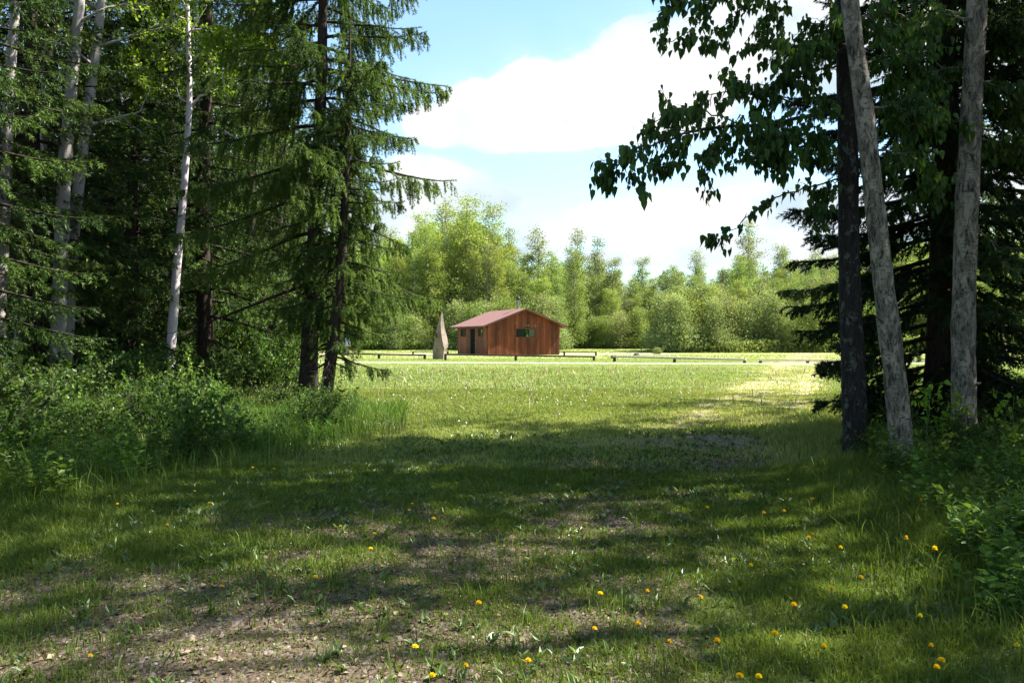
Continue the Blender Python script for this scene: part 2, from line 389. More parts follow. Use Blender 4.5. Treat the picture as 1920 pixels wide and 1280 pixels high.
# ------------------------------------------------------------------ setting: ground
def ground():
    ax = np.concatenate([-np.geomspace(700, 14, 46), np.linspace(-13.6, 13.6, 150), np.geomspace(14, 700, 46)])
    ay = np.concatenate([-np.geomspace(300, 3, 20), np.linspace(-2, 3, 8), np.linspace(3.15, 24, 150), np.geomspace(24.6, 900, 80)])
    X, Y = np.meshgrid(ax, ay); Z = gz(X, Y)
    V = np.stack([X, Y, Z], -1).reshape(-1, 3); nx = len(ax); ny = len(ay)
    i, j = np.meshgrid(np.arange(ny - 1), np.arange(nx - 1), indexing='ij'); a = (i * nx + j).ravel()
    Q = np.stack([a, a + 1, a + nx + 1, a + nx], -1)
    m, t, out = nt('ground_turf_and_soil')
    b = N(t, 'ShaderNodeBsdfPrincipled'); b.inputs['Roughness'].default_value = .95; b.inputs['Specular IOR Level'].default_value = .1
    pos = N(t, 'ShaderNodeNewGeometry').outputs['Position']
    at = N(t, 'ShaderNodeAttribute', attribute_name='tone').outputs['Fac']
    fo = N(t, 'ShaderNodeAttribute', attribute_name='woods').outputs['Fac']
    vo = N(t, 'ShaderNodeTexVoronoi'); vo.inputs['Scale'].default_value = 38; t.links.new(pos, vo.inputs['Vector'])
    peb = ramp(t, vo.outputs['Color'], [(0, (.05, .038, .028)), (.4, (.095, .075, .055)), (.75, (.16, .13, .105)), (1, (.26, .22, .19))])
    soil = mixc(t, ramp(t, noise(t, pos, 5, 5, .65), [(.42, (0, 0, 0)), (.6, (1, 1, 1))]), (.085, .062, .042), peb)
    litter = ramp(t, noise(t, pos, 9, 6, .7), [(.3, (.035, .026, .016)), (.55, (.08, .055, .032)), (.75, (.16, .12, .07))])
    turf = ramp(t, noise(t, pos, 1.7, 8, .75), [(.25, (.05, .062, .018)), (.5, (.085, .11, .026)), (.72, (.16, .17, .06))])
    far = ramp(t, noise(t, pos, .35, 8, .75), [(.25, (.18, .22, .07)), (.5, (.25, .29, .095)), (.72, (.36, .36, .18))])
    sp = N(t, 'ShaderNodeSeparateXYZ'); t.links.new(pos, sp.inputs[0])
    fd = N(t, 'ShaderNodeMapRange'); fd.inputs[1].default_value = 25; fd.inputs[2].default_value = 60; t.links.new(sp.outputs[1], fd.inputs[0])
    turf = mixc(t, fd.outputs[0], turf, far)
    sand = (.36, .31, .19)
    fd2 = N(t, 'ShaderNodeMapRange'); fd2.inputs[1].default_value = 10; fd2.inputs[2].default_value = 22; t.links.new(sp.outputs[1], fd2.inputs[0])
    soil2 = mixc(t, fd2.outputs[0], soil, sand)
    k = math_(t, 'ADD', at, math_(t, 'MULTIPLY', math_(t, 'SUBTRACT', noise(t, pos, 3.5, 6, .7), .5), 1.2))
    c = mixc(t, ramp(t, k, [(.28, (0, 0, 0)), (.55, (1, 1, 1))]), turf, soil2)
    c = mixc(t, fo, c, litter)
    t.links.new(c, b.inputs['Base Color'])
    bp = N(t, 'ShaderNodeBump'); bp.inputs['Strength'].default_value = .8; bp.inputs['Distance'].default_value = .02
    h = math_(t, 'ADD', math_(t, 'SUBTRACT', 1, vo.outputs['Distance']), noise(t, pos, 40, 4))
    t.links.new(h, bp.inputs['Height']); t.links.new(bp.outputs[0], b.inputs['Normal'])
    t.links.new(b.outputs[0], out.inputs[0])
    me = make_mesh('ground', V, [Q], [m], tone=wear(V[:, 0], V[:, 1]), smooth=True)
    wd = me.attributes.new('woods', 'FLOAT', 'POINT')
    x = V[:, 0]; y = V[:, 1]
    w = np.maximum(sstep(0, 2, -x - (4.2 + .16 * y)) * (1 - sstep(44, 50, y)), sstep(0, 2, x - (4.2 + .28 * y)) * (1 - sstep(30, 36, y)))
    w = np.maximum(w, sstep(100, 108, y)); wd.data.foreach_set('value', w.astype(np.float32))
    tag(obj('ground', me), 'grassy clearing floor with worn gravel track and leaf litter under the trees', 'ground', kind='structure')
ground()

def strip(name, ys, half, mat, label, dz=.012, x0=-60, x1=60, n=240, cat='path'):
    xs = np.linspace(x0, x1, n); c = ys(xs)
    e = (fbm(xs, xs * 0, 1.2, 4) - .5) * .5
    a = np.stack([xs, c - half + e, gz(xs, c - half) + dz], -1); m_ = np.stack([xs, c, gz(xs, c) + dz + .01], -1); b = np.stack([xs, c + half + e * .6, gz(xs, c + half) + dz], -1)
    V = np.concatenate([a, m_, b]); i = np.arange(n - 1)
    Q = np.concatenate([np.stack([i, i + 1, i + 1 + n, i + n], -1), np.stack([i + n, i + n + 1, i + 1 + 2 * n, i + 2 * n], -1)])
    tag(obj(name, make_mesh(name, V, [Q], [mat], smooth=True)), label, cat, kind='structure')
gravel = simple('pale_gravel', (.36, .31, .21), .95, .3, 3, .5)
gravel2 = simple('pinkish_gravel', (.34, .28, .23), .95, .25, 2, .4)
strip('path', lambda x: 50.3 - .13 * np.clip(x, -40, 18) + .0025 * np.clip(x, -40, 40) ** 2, .95, gravel, 'pale gravel path crossing the meadow in front of the low rails')
strip('gravel_road', lambda x: 79 + 0 * x, 3.2, gravel2, 'pinkish gravel drive behind the hut and rails', x0=-60, x1=15, cat='road')

# ------------------------------------------------------------------ hut
def build_hut():
    th = math.atan2(.3746, .927); C0 = Vector((-2.1, 73, float(gz(-2.1, 73))))
    root = empty('wooden_hut', C0, th)
    W = 6.92; L = 8.5; eh = 2.78; ridge = 4.12; sl = (ridge - eh) / (W / 2)
    m, t, out = nt('red_cedar_boards')
    b = N(t, 'ShaderNodeBsdfPrincipled'); b.inputs['Roughness'].default_value = .6; b.inputs['Specular IOR Level'].default_value = .25
    at = N(t, 'ShaderNodeAttribute', attribute_name='tone').outputs['Fac']
    base = ramp(t, at, [(0, (.085, .018, .006)), (.5, (.165, .038, .011)), (1, (.27, .070, .018))])
    gr = ramp(t, noise(t, mapped(t, scale=(14, 14, .8)), 1.5, 6, .7), [(.3, (.45, .45, .45)), (.7, (1.2, 1.2, 1.2))])
    stn = ramp(t, noise(t, mapped(t, scale=(1.2, 1.2, .35)), 1.3, 5, .65), [(.35, (.55, .55, .6)), (.6, (1.15, 1.12, 1.1))])
    t.links.new(mixc(t, 1.0, mixc(t, 1.0, base, gr, 'MULTIPLY'), stn, 'MULTIPLY'), b.inputs['Base Color']); t.links.new(b.outputs[0], out.inputs[0]); wood = m
    rng = np.random.default_rng(3)
    def box(V, Fq, T, x0, x1, y0, y1, z0, z1a, z1b, tone):
        n = len(V); V += [(x0, y0, z0), (x1, y0, z0), (x1, y1, z0), (x0, y1, z0), (x0, y0, z1a), (x1, y0, z1b), (x1, y1, z1b), (x0, y1, z1a)]
        Fq += [(n, n + 3, n + 2, n + 1), (n + 4, n + 5, n + 6, n + 7), (n, n + 1, n + 5, n + 4), (n + 1, n + 2, n + 6, n + 5), (n + 2, n + 3, n + 7, n + 6), (n + 3, n, n + 4, n + 7)]; T += [tone] * 8
    def wall(name, Lw, top, openings, tf, label=None):
        V = []; Q = []; T = []; cuts = {0., Lw}
        for o in openings: cuts |= {o[0], o[1]}
        cuts = sorted(cuts); xs = []
        for a, c in zip(cuts[:-1], cuts[1:]):
            n = max(1, round((c - a) / .2)); xs += list(np.linspace(a, c, n + 1)[:-1])
        xs.append(Lw)
        for a, c in zip(xs[:-1], xs[1:]):
            mid = (a + c) / 2; tone = float(np.clip(rng.normal(.5, .22), 0, 1)); off = rng.uniform(0, .012)
            spans = [(0.0, None)]
            for o in openings:
                if o[0] - 1e-6 <= mid <= o[1] + 1e-6: spans = [(0, o[2]), (o[3], None)] if o[2] > .05 else [(o[3], None)]
            for z0, z1 in spans:
                za = top(a) if z1 is None else z1; zb = top(c) if z1 is None else z1
                box(V, Q, T, a + .004, c - .004, -off, .08, z0, za, zb, tone)
        V = np.array([tf(*v) for v in V])
        o = obj(name, make_mesh(name, V, [np.array(Q)], [wood], tone=T), root)
        if label: o['label'] = label
        return o
    gt = lambda u: ridge - sl * abs(u - W / 2) - .09
    gab = (2.66, 4.50, 1.62, 2.33)
    wall('wall', W, gt, [gab], lambda x, y, z: (x, y, z), 'front gable wall of upright red brown boards with long window')
    wl = [(1.3, 2.35, 1.68, 2.36), (3.35, 4.6, 0.0, 2.36), (6.0, 7.3, 1.68, 2.36)]
    wall('wall', L - .16, lambda u: eh - .06, wl, lambda x, y, z: (y, x + .08, z), 'side wall of red brown boards with door between two windows')
    wall('wall', W, gt, [(2.2, 3.6, 1.5, 2.4)], lambda x, y, z: (x, L - y, z))
    wall('wall', L - .16, lambda u: eh - .06, [(6.6, 8.0, 1.5, 2.5)], lambda x, y, z: (W - y, x + .08, z))
    # floor slab
    V = []; Q = []; T = []; box(V, Q, T, -.1, W + .1, -.1, L + .1, -.3, -.004, -.004, .5)
    obj('foundation', make_mesh('foundation', V, [np.array(Q)], [simple('concrete', (.3, .29, .27), .9)], tone=T), root)
    # roof slabs
    oh = .62; of = .45; tk = .14
    m, t, out = nt('brown_red_shingles')
    b = N(t, 'ShaderNodeBsdfPrincipled'); b.inputs['Roughness'].default_value = .85
    br = N(t, 'ShaderNodeTexBrick'); br.inputs['Scale'].default_value = 4; br.inputs['Mortar Size'].default_value = .01
    br.inputs['Color1'].default_value = (.20, .088, .074, 1); br.inputs['Color2'].default_value = (.15, .066, .055, 1); br.inputs['Mortar'].default_value = (.09, .045, .04, 1)
    t.links.new(mapped(t, scale=(1, 1, 1)), br.inputs['Vector']); t.links.new(br.outputs[0], b.inputs['Base Color']); t.links.new(b.outputs[0], out.inputs[0]); shing = m
    V = []; Q = []
    prof = [(-oh, eh - sl * oh), (W / 2, ridge), (W + oh, eh - sl * oh), (W + oh, eh - sl * oh - tk), (W / 2, ridge - tk), (-oh, eh - sl * oh - tk)]
    # walls stop below slab: lift the roof by the slab's thickness
    up = .05
    for y in (-of, L + of): V += [(x, y, z + up) for x, z in prof]
    Q = [(0, 1, 7, 6), (1, 2, 8, 7), (2, 3, 9, 8), (3, 4, 10, 9), (4, 5, 11, 10), (5, 0, 6, 11), (0, 5, 4, 1), (1, 4, 3, 2), (6, 7, 10, 11), (7, 8, 9, 10)]
    rf = obj('roof', make_mesh('roof', V, [np.array(Q)], [shing, simple('dark_fascia', (.075, .035, .028), .8, .2), wood], midx=[0, 0, 1, 2, 2, 1, 1, 1, 1, 1], tone=[.6] * 12), root)
    tb = Tubes(); cx, cy = W / 2 + .05, 1.6; tb.add([(cx, cy, 3.8), (cx, cy, 4.95)], [.11, .11], 12); tb.add([(cx, cy, 4.95), (cx, cy, 4.98)], [.11, .0], 12)
    ch = obj('chimney', tb.mesh('chimney', simple('galvanised_steel', (.22, .21, .2), .45, .2, 4, 0, .8)), rf)
    tb = Tubes(); tb.add([(cx, cy, 5.02), (cx, cy, 5.08), (cx, cy, 5.2), (cx, cy, 5.27)], [.14, .2, .2, .06], 12); tb.add([(cx, cy, 5.27), (cx, cy, 5.28)], [.06, 0.0], 12)
    for k in range(3): tb.add([(cx + .09 * math.cos(k * 2.1), cy + .09 * math.sin(k * 2.1), 4.9), (cx + .12 * math.cos(k * 2.1), cy + .12 * math.sin(k * 2.1), 5.05)], [.012, .012], 4)
    obj('chimney_cap', tb.mesh('chimney_cap', simple('sooty_steel', (.04, .04, .042), .5, .2, 4, 0, .6)), rf)
    # windows
    glass, t, out = nt('dark_window_glass'); b = N(t, 'ShaderNodeBsdfPrincipled'); b.inputs['Base Color'].default_value = (.01, .016, .012, 1); b.inputs['Roughness'].default_value = .35; b.inputs['Specular IOR Level'].default_value = .08; t.links.new(b.outputs[0], out.inputs[0])
    trim = simple('window_trim', (.10, .035, .016), .7, .2)
    green = simple('grey_green_shutter', (.07, .072, .05), .7, .15); dark = simple('dark_green_paint', (.010, .015, .010), .9, .2, spec=.03)
    def frame(x0, x1, z0, z1, tf):
        V = []; Q = []; T = []; w = .055
        for a in ((x0 - w, x1 + w, z1 + .003, z1 + w), (x0 - w, x1 + w, z0 - w, z0 - .003), (x0 - w, x0 - .003, z0, z1), (x1 + .003, x1 + w, z0, z1)):
            box(V, Q, T, a[0], a[1], -.045, -.014, a[2], a[3], a[3], .5)
        return obj('window', make_mesh('window', [tf(*v) for v in V], [np.array(Q)], [trim], tone=T), root)
    def pane(par, nm, x0, x1, z0, z1, tf, mat, yy=(.03, .045)):
        V = []; Q = []; T = []; box(V, Q, T, x0, x1, yy[0], yy[1], z0, z1, z1, .5)
        return obj(nm, make_mesh(nm, [tf(*v) for v in V], [np.array(Q)], [mat], tone=T), par)
    idt = lambda x, y, z: (x, y, z); sdt = lambda x, y, z: (y, x + .08, z)
    w = frame(*gab, idt); pane(w, 'pane', 2.67, 3.45, 1.63, 2.32, idt, glass); pane(w, 'shutter', 3.97, 4.49, 1.63, 2.32, idt, green)
    pane(w, 'dark_gap_strip', 3.46, 3.56, 1.63, 2.32, idt, dark)  # dark painted strip standing in for the black gap beside the pane
    for o, k in ((wl[0], 0), (wl[2], 1)):
        w = frame(*o, sdt)
        if k: pane(w, 'pane', o[0] + .01, o[1] - .01, o[2] + .01, o[3] - .01, sdt, glass)
        else: pane(w, 'pane', o[0] + .5, o[1] - .01, o[2] + .01, o[3] - .01, sdt, glass)
    o = wl[1]; d = pane(root, 'door', o[0] + .02, o[1] - .02, .01, o[3] - .02, sdt, dark, (.03, .07))
    tb = Tubes(); tb.add([sdt(o[0] + .12, .02, 1.05), sdt(o[0] + .12, -.02, 1.05)], [.03, .035], 8); obj('handle', tb.mesh('handle', simple('brass', (.4, .3, .12), .4, .1, 4, 0, .8)), d)
    # remains of the pale lettering over the long window (strokes too small to read)
    lm = simple('faded_pale_paint', (.22, .15, .11), .8, .2)
    for x, z, h_, ww in ((2.62, 2.72, .22, .04), (3.38, 2.66, .30, .035), (3.36, 2.62, .06, .08), (3.58, 2.60, .13, .10), (3.80, 2.60, .13, .08), (4.25, 2.56, .13, .045), (4.46, 2.56, .12, .10), (4.68, 2.55, .13, .045)):
        V = []; Q = []; T = []; box(V, Q, T, x, x + ww, -.03, -.0125, z, z + h_, z + h_, .5)
        obj('letter', make_mesh('letter', V, [np.array(Q)], [lm], tone=T), root)
    # rafter tails and fascia shown under the right eave
    V = []; Q = []; T = []
    for y in np.linspace(.2, L - .2, 8):
        V = []; Q = []; T = []; box(V, Q, T, W + .012, W + oh - .05, y - .04, y + .04, eh - sl * .02 - .22, eh - sl * .02 - .09, eh - sl * oh - .095, .7)
        obj('rafter', make_mesh('rafter', V, [np.array(Q)], [wood], tone=T), rf)
    tag(root, 'low red brown wooden hut with brown shingled gable roof and metal chimney', 'hut')
build_hut()

# ------------------------------------------------------------------ standing stone
def build_stone():
    m, t, out = nt('pink_tan_sandstone')
    b = N(t, 'ShaderNodeBsdfPrincipled'); b.inputs['Roughness'].default_value = .9
    n = noise(t, mapped(t, scale=(1, 1, .6)), 3, 8, .65, .5)
    c = ramp(t, n, [(.3, (.12, .092, .068)), (.5, (.19, .145, .112)), (.7, (.27, .20, .17))]); t.links.new(c, b.inputs['Base Color'])
    bp = N(t, 'ShaderNodeBump'); bp.inputs['Strength'].default_value = .6; bp.inputs['Distance'].default_value = .06; t.links.new(n, bp.inputs['Height']); t.links.new(bp.outputs[0], b.inputs['Normal'])
    t.links.new(b.outputs[0], out.inputs[0])
    d = 60; s = d / F
    base = G(825, d); root = empty('standing_stone', base)
    rings = [(675, 811.5, 834, 832), (660, 811.7, 836, 833), (655, 812, 838.5, 834.5), (652, 812.5, 839.5, 833), (645, 814, 840, 831), (632, 816, 838, 829), (618, 818.5, 834, 827.5), (605, 822, 832, 826.5), (595, 825, 830.5, 827), (588, 827.5, 829.5, 828.2)]
    V = []; rng = np.random.default_rng(4)
    for py, l, r, mid in rings:
        z = (675 - py) * s; L_ = (l - 825) * s; R_ = (r - 825) * s; m_ = (mid - 825) * s; dp = (R_ - L_) * .75
        ring = [(L_, .05), (m_ * .5 + L_ * .5, -dp * .42), (m_, -dp * .5), (R_, dp * .1), (R_ * .8 + m_ * .2, dp * .6), (m_, dp * .7), (L_ * .8, dp * .5)]
        V += [(x + rng.normal() * .012, y + rng.normal() * .012, z - (.1 if py == 675 else 0)) for x, y in ring]
    k = 7; n = len(rings); Q = []
    for i in range(n - 1):
        for j in range(k): Q.append((i * k + j, i * k + (j + 1) % k, (i + 1) * k + (j + 1) % k, (i + 1) * k + j))
    V.append(((828.5 - 825) * s, 0, 88 * s)); top = len(V) - 1
    obj('stone_body', make_mesh('stone_body', V, [np.array(Q), np.array([((n - 1) * k + j, (n - 1) * k + (j + 1) % k, top) for j in range(k)])], [m]), root)
    # plaque lies against the left front face
    V = np.array([(-.27, -.30, 1.55), (-.10, -.40, 1.55), (-.10, -.37, 1.86), (-.27, -.27, 1.86)]); nrm = np.array([-.45, -.85, .1]) * .06
    pv = np.concatenate([V + nrm, V - nrm * .8]); pq = np.array([(0, 1, 2, 3), (7, 6, 5, 4), (0, 4, 5, 1), (1, 5, 6, 2), (2, 6, 7, 3), (3, 7, 4, 0)])
    obj('plaque', make_mesh('plaque', pv, [pq], [simple('dark_bronze', (.05, .038, .03), .5, .2, 8, 0, .5)]), root)
    tag(root, 'tall pointed pinkish standing stone with small dark plaque left of the hut', 'standing stone')
build_stone()

# ------------------------------------------------------------------ rails
def build_rail(pa, pb, posts, label, thick=.11, width=.16, mat=None, tmat=None):
    """pa, pb = (px, top_py, d)"""
    a = P(*pa); b = P(*pb); c = (a + b) / 2
    root = empty('low_rail', (c.x, c.y, float(gz(c.x, c.y))))
    def bx(p, q, hw, z0, z1, nm, mt):
        dr = (q - p); dr.z = 0; dr.normalize(); n = Vector((-dr.y, dr.x, 0)) * hw
        V = [p - n, q - n, q + n, p + n]
        low = [Vector((v.x, v.y, v.z + z0)) for v in V]; hi = [Vector((v.x, v.y, v.z + z1)) for v in V]
        VV = [tuple(v - root.location) for v in low + hi]
        me = make_mesh(nm, VV, [np.array([(0, 3, 2, 1), (4, 5, 6, 7), (0, 1, 5, 4), (1, 2, 6, 5), (2, 3, 7, 6), (3, 0, 4, 7)])], [mt])
        o = obj(nm, me, root); bv = o.modifiers.new('bevel', 'BEVEL'); bv.width = .012; bv.segments = 2; return o
    bx(a, b, width / 2, -thick, 0, 'beam', tmat)
    dr = (b - a).normalized()
    for f in posts:
        p = a.lerp(b, f); g = float(gz(p.x, p.y)); p0 = p - dr * .08; p1 = p + dr * .08
        p0.z = p1.z = p.z - thick - .001
        bx(p0, p1, .07, g - .15 - p0.z, 0, 'post', mat)
    tag(root, label, 'rail', 'low timber rails beside the gravel path')
rw = simple('weathered_grey_timber', (.34, .32, .29), .7, .25, 6)
rd = simple('dark_brown_post', (.05, .036, .028), .8, .25, 6)
rdk = simple('dark_stained_timber', (.055, .04, .034), .7, .25, 6)
rg = simple('dark_metal_rail', (.05, .045, .035), .6, .25, 6)
build_rail((833, 663, 57), (1116, 667, 55.5), (.008, .48, .992), 'long dark low rail running past the front of the hut', mat=rd, tmat=rdk)
build_rail((1150, 666.6, 53.5), (1399, 672.5, 49.5), (.01, .48, .99), 'pale topped low rail starting at the round rock right of the hut', mat=rd, tmat=rw, width=.26)
build_rail((1424, 673.6, 49.5), (1612, 674.2, 49.5), (.01, .48, .99), 'low rail whose right end passes behind the dark poplar trunk', mat=rd, tmat=rw, thick=.09)
build_rail((1637, 674.6, 49.5), (1840, 675.6, 49.5), (.01, .5, .99), 'low rail seen in the gap between the pale trunks on the right', mat=rd, tmat=rw, thick=.09)
build_rail((626, 661.2, 62), (798, 664.0, 60), (.01, .5, .99), 'low rail behind the drooping spruce, ending left of the standing stone', mat=rd, tmat=rdk)
build_rail((773, 658.3, 76), (841, 657.6, 76), (.02, .98), 'short thin rail farther back, passing behind the standing stone', thick=.07, width=.1, mat=rg, tmat=rg)
build_rail((1049, 658.6, 71), (1118, 658.6, 71), (.13, .99), 'short thin rail just right of the hut corner', thick=.07, width=.1, mat=rg, tmat=rg)

# ------------------------------------------------------------------ rocks
def build_rock(px, d, w, h, seed, label, mat, name='rock'):
    rng = np.random.default_rng(seed); p = G(px, d)
    V = []; nr, ns = 7, 14
    for i in range(nr):
        th = math.pi / 2 * i / (nr - 1)
        for j in range(ns):
            a = 2 * math.pi * j / ns; q = 1 + .13 * math.sin(a * 2 + seed) + rng.normal() * .05
            V.append((w / 2 * math.cos(th) * math.cos(a) * q, w * .4 * math.cos(th) * math.sin(a) * q, h * math.sin(th) * (1 + rng.normal() * .02) - .05))
    Q = [(i * ns + j, i * ns + (j + 1) % ns, (i + 1) * ns + (j + 1) % ns, (i + 1) * ns + j) for i in range(nr - 1) for j in range(ns)]
    o = obj(name, make_mesh(name, V, [np.array(Q)], [mat], smooth=True)); o.location = p
    tag(o, label, 'rock')
gr = simple('grey_brown_rock', (.12, .105, .095), .9, .3, 4, .6)
build_rock(1149, 62, .34, .30, 1, 'dark rounded rock at the left end of the pale topped rail', gr)
build_rock(1194, 72, .62, .30, 2, 'low flat rock on the pinkish gravel behind the pale topped rail', gr)

# ------------------------------------------------------------------ person far behind the spruce
def build_person():
    d = 66.0; g = G(650, d); root = empty('person', g, math.radians(-150))
    sk = simple('skin', (.42, .26, .19), .6, .05); sh = simple('light_blue_shirt', (.13, .27, .40), .8, .15); jn = simple('dark_blue_jeans', (.02, .04, .10), .85, .2)
    hr = simple('reddish_brown_hair', (.12, .045, .02), .7, .2); wh = simple('white_shoe', (.5, .5, .48), .6, .1)
    def skin(name, verts, edges, radii, mat, par=root, rootv=0, sub=2):
        me = bpy.data.meshes.new(name); me.from_pydata(verts, edges, []); me.materials.append(mat)
        o = obj(name, me, par); md = o.modifiers.new('skin', 'SKIN')
        for i, r in enumerate(radii):
            v = me.skin_vertices[0].data[i]; v.radius = r if isinstance(r, tuple) else (r, r); v.use_root = i == rootv
        s = o.modifiers.new('sub', 'SUBSURF'); s.levels = s.render_levels = sub; return o
    V = [(0, 0, .95), (0, 0, 1.12), (0, 0, 1.35), (0, 0, 1.50), (0, .01, 1.58), (0, .02, 1.66), (0, .015, 1.76),
         (-.20, 0, 1.45), (-.25, .02, 1.18), (-.22, .16, .98), (.20, 0, 1.45), (.26, .0, 1.17), (.25, .10, .92),
         (-.10, 0, .88), (-.12, .03, .48), (-.13, 0, .08), (-.13, .13, .04), (.10, 0, .88), (.13, -.02, .48), (.15, -.03, .08), (.15, .10, .04)]
    E = [(0, 1), (1, 2), (2, 3), (3, 4), (4, 5), (5, 6), (3, 7), (7, 8), (8, 9), (3, 10), (10, 11), (11, 12), (0, 13), (13, 14), (14, 15), (15, 16), (0, 17), (17, 18), (18, 19), (19, 20)]
    R = [(.13, .09), (.12, .085), (.16, .10), .07, .05, (.075, .09), (.065, .08), .05, .04, .03, .05, .04, .03, .08, .055, .04, .035, .08, .055, .04, .035]
    skin('body', V, E, R, sk)
    for sx, hx, hy, hz in ((-1, -.22, .16, .98), (1, .25, .10, .92)):
        for k in range(5):
            x = hx + (k - 2) * .015 * 1.0; y = hy + .02
            if k == 4: skin('finger', [(hx - sx * .02, hy, hz), (hx - sx * .045, hy + .035, hz - .03), (hx - sx * .04, hy + .05, hz - .055)], [(0, 1), (1, 2)], [.01, .009, .008], sk, sub=1)
            else: skin('finger', [(x, y, hz - .03), (x, y + .03, hz - .075), (x, y + .02, hz - .11 + .004 * abs(k - 1))], [(0, 1), (1, 2)], [.01, .009, .008], sk, sub=1)
    skin('shirt', [(0, 0, .93), (0, 0, 1.12), (0, 0, 1.34), (0, 0, 1.46), (-.19, 0, 1.44), (-.24, .015, 1.22), (.19, 0, 1.44), (.25, 0, 1.21)],
         [(0, 1), (1, 2), (2, 3), (3, 4), (4, 5), (3, 6), (6, 7)], [(.15, .115), (.145, .11), (.18, .12), (.10, .08), .068, .06, .068, .06], sh)
    skin('jeans', [(0, 0, .93), (-.10, 0, .84), (-.12, .03, .48), (-.13, 0, .11), (.10, 0, .84), (.13, -.02, .48), (.15, -.03, .11)],
         [(0, 1), (1, 2), (2, 3), (0, 4), (4, 5), (5, 6)], [(.15, .11), .10, .072, .062, .10, .072, .062], jn)
    skin('hair', [(0, -.01, 1.69), (0, -.005, 1.77), (0, .01, 1.81)], [(0, 1), (1, 2)], [(.085, .09), (.088, .095), (.05, .06)], hr)
    for x, y in ((-.13, .0), (.15, -.03)): skin('shoe', [(x, y - .05, .05), (x, y + .05, .045), (x, y + .16, .035)], [(0, 1), (1, 2)], [.052, .05, .04], wh, sub=1)
    tag(root, 'person in light blue shirt and dark jeans, half hidden by the drooping spruce', 'person')
build_person()

# ------------------------------------------------------------------ far trees
def cshape(f): return (1 - f) ** .4 * .8 + .08 if f > .3 else .62 + f * .6
FAR = {}
def far_set(key, seeds, **k):
    FAR[key] = [broad(f'{key}_{s}', seed=s, kseg=6, **k) for s in seeds]
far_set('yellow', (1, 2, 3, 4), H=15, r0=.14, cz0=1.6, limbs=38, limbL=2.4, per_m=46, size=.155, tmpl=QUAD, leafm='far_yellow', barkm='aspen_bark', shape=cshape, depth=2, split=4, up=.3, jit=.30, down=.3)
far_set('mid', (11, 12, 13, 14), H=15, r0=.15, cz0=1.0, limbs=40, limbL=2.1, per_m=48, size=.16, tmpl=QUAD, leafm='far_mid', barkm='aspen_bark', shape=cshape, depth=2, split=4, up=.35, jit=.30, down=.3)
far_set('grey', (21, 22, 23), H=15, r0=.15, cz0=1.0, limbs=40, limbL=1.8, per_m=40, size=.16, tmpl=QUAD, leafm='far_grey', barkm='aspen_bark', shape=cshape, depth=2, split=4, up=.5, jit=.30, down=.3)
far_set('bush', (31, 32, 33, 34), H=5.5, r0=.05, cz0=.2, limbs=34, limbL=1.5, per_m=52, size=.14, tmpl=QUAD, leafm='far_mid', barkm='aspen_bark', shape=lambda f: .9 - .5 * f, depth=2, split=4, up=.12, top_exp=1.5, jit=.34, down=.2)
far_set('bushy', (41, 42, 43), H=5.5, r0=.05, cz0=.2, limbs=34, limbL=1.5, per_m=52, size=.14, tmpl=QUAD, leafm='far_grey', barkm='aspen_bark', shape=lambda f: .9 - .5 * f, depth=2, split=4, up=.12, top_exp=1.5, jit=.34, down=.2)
FAR['fir'] = [spruce(f'far_fir_{s}', 12, 2.0, s, nb=70, start=.5, twigd=5, needles=22, nl=.22, nw=.4, r0=.12, mat='needle_far', hang=.3, sag=.3) for s in (51, 52)]
HT = dict(yellow=15, mid=15, grey=15, bush=5.5, bushy=5.5, fir=12)
NAMES = dict(yellow=('aspen_tree', 'tree'), mid=('poplar_tree', 'tree'), grey=('balsam_poplar_tree', 'tree'), bush=('young_aspen', 'young tree'), bushy=('willow_bush', 'bush'), fir=('spruce_tree', 'tree'))
ADJ = dict(yellow='yellow green aspen', mid='mid green poplar', grey='grey green poplar', bush='bushy young aspen', bushy='silvery willow bush', fir='small dark spruce')
def far_tree(kind, px, d, top, label, group, wide=1.22):
    h = CAMH + (HZ - top) * d / F; s = h / HT[kind]
    v = FAR[kind][int(RNG.integers(len(FAR[kind])))]; p = G(px, d)
    sw = s ** .6 * wide if s < 1 else s * wide
    return plant(NAMES[kind][0], v, p, float(RNG.uniform(0, 6.28)), (sw, sw, s), label, NAMES[kind][1], group)
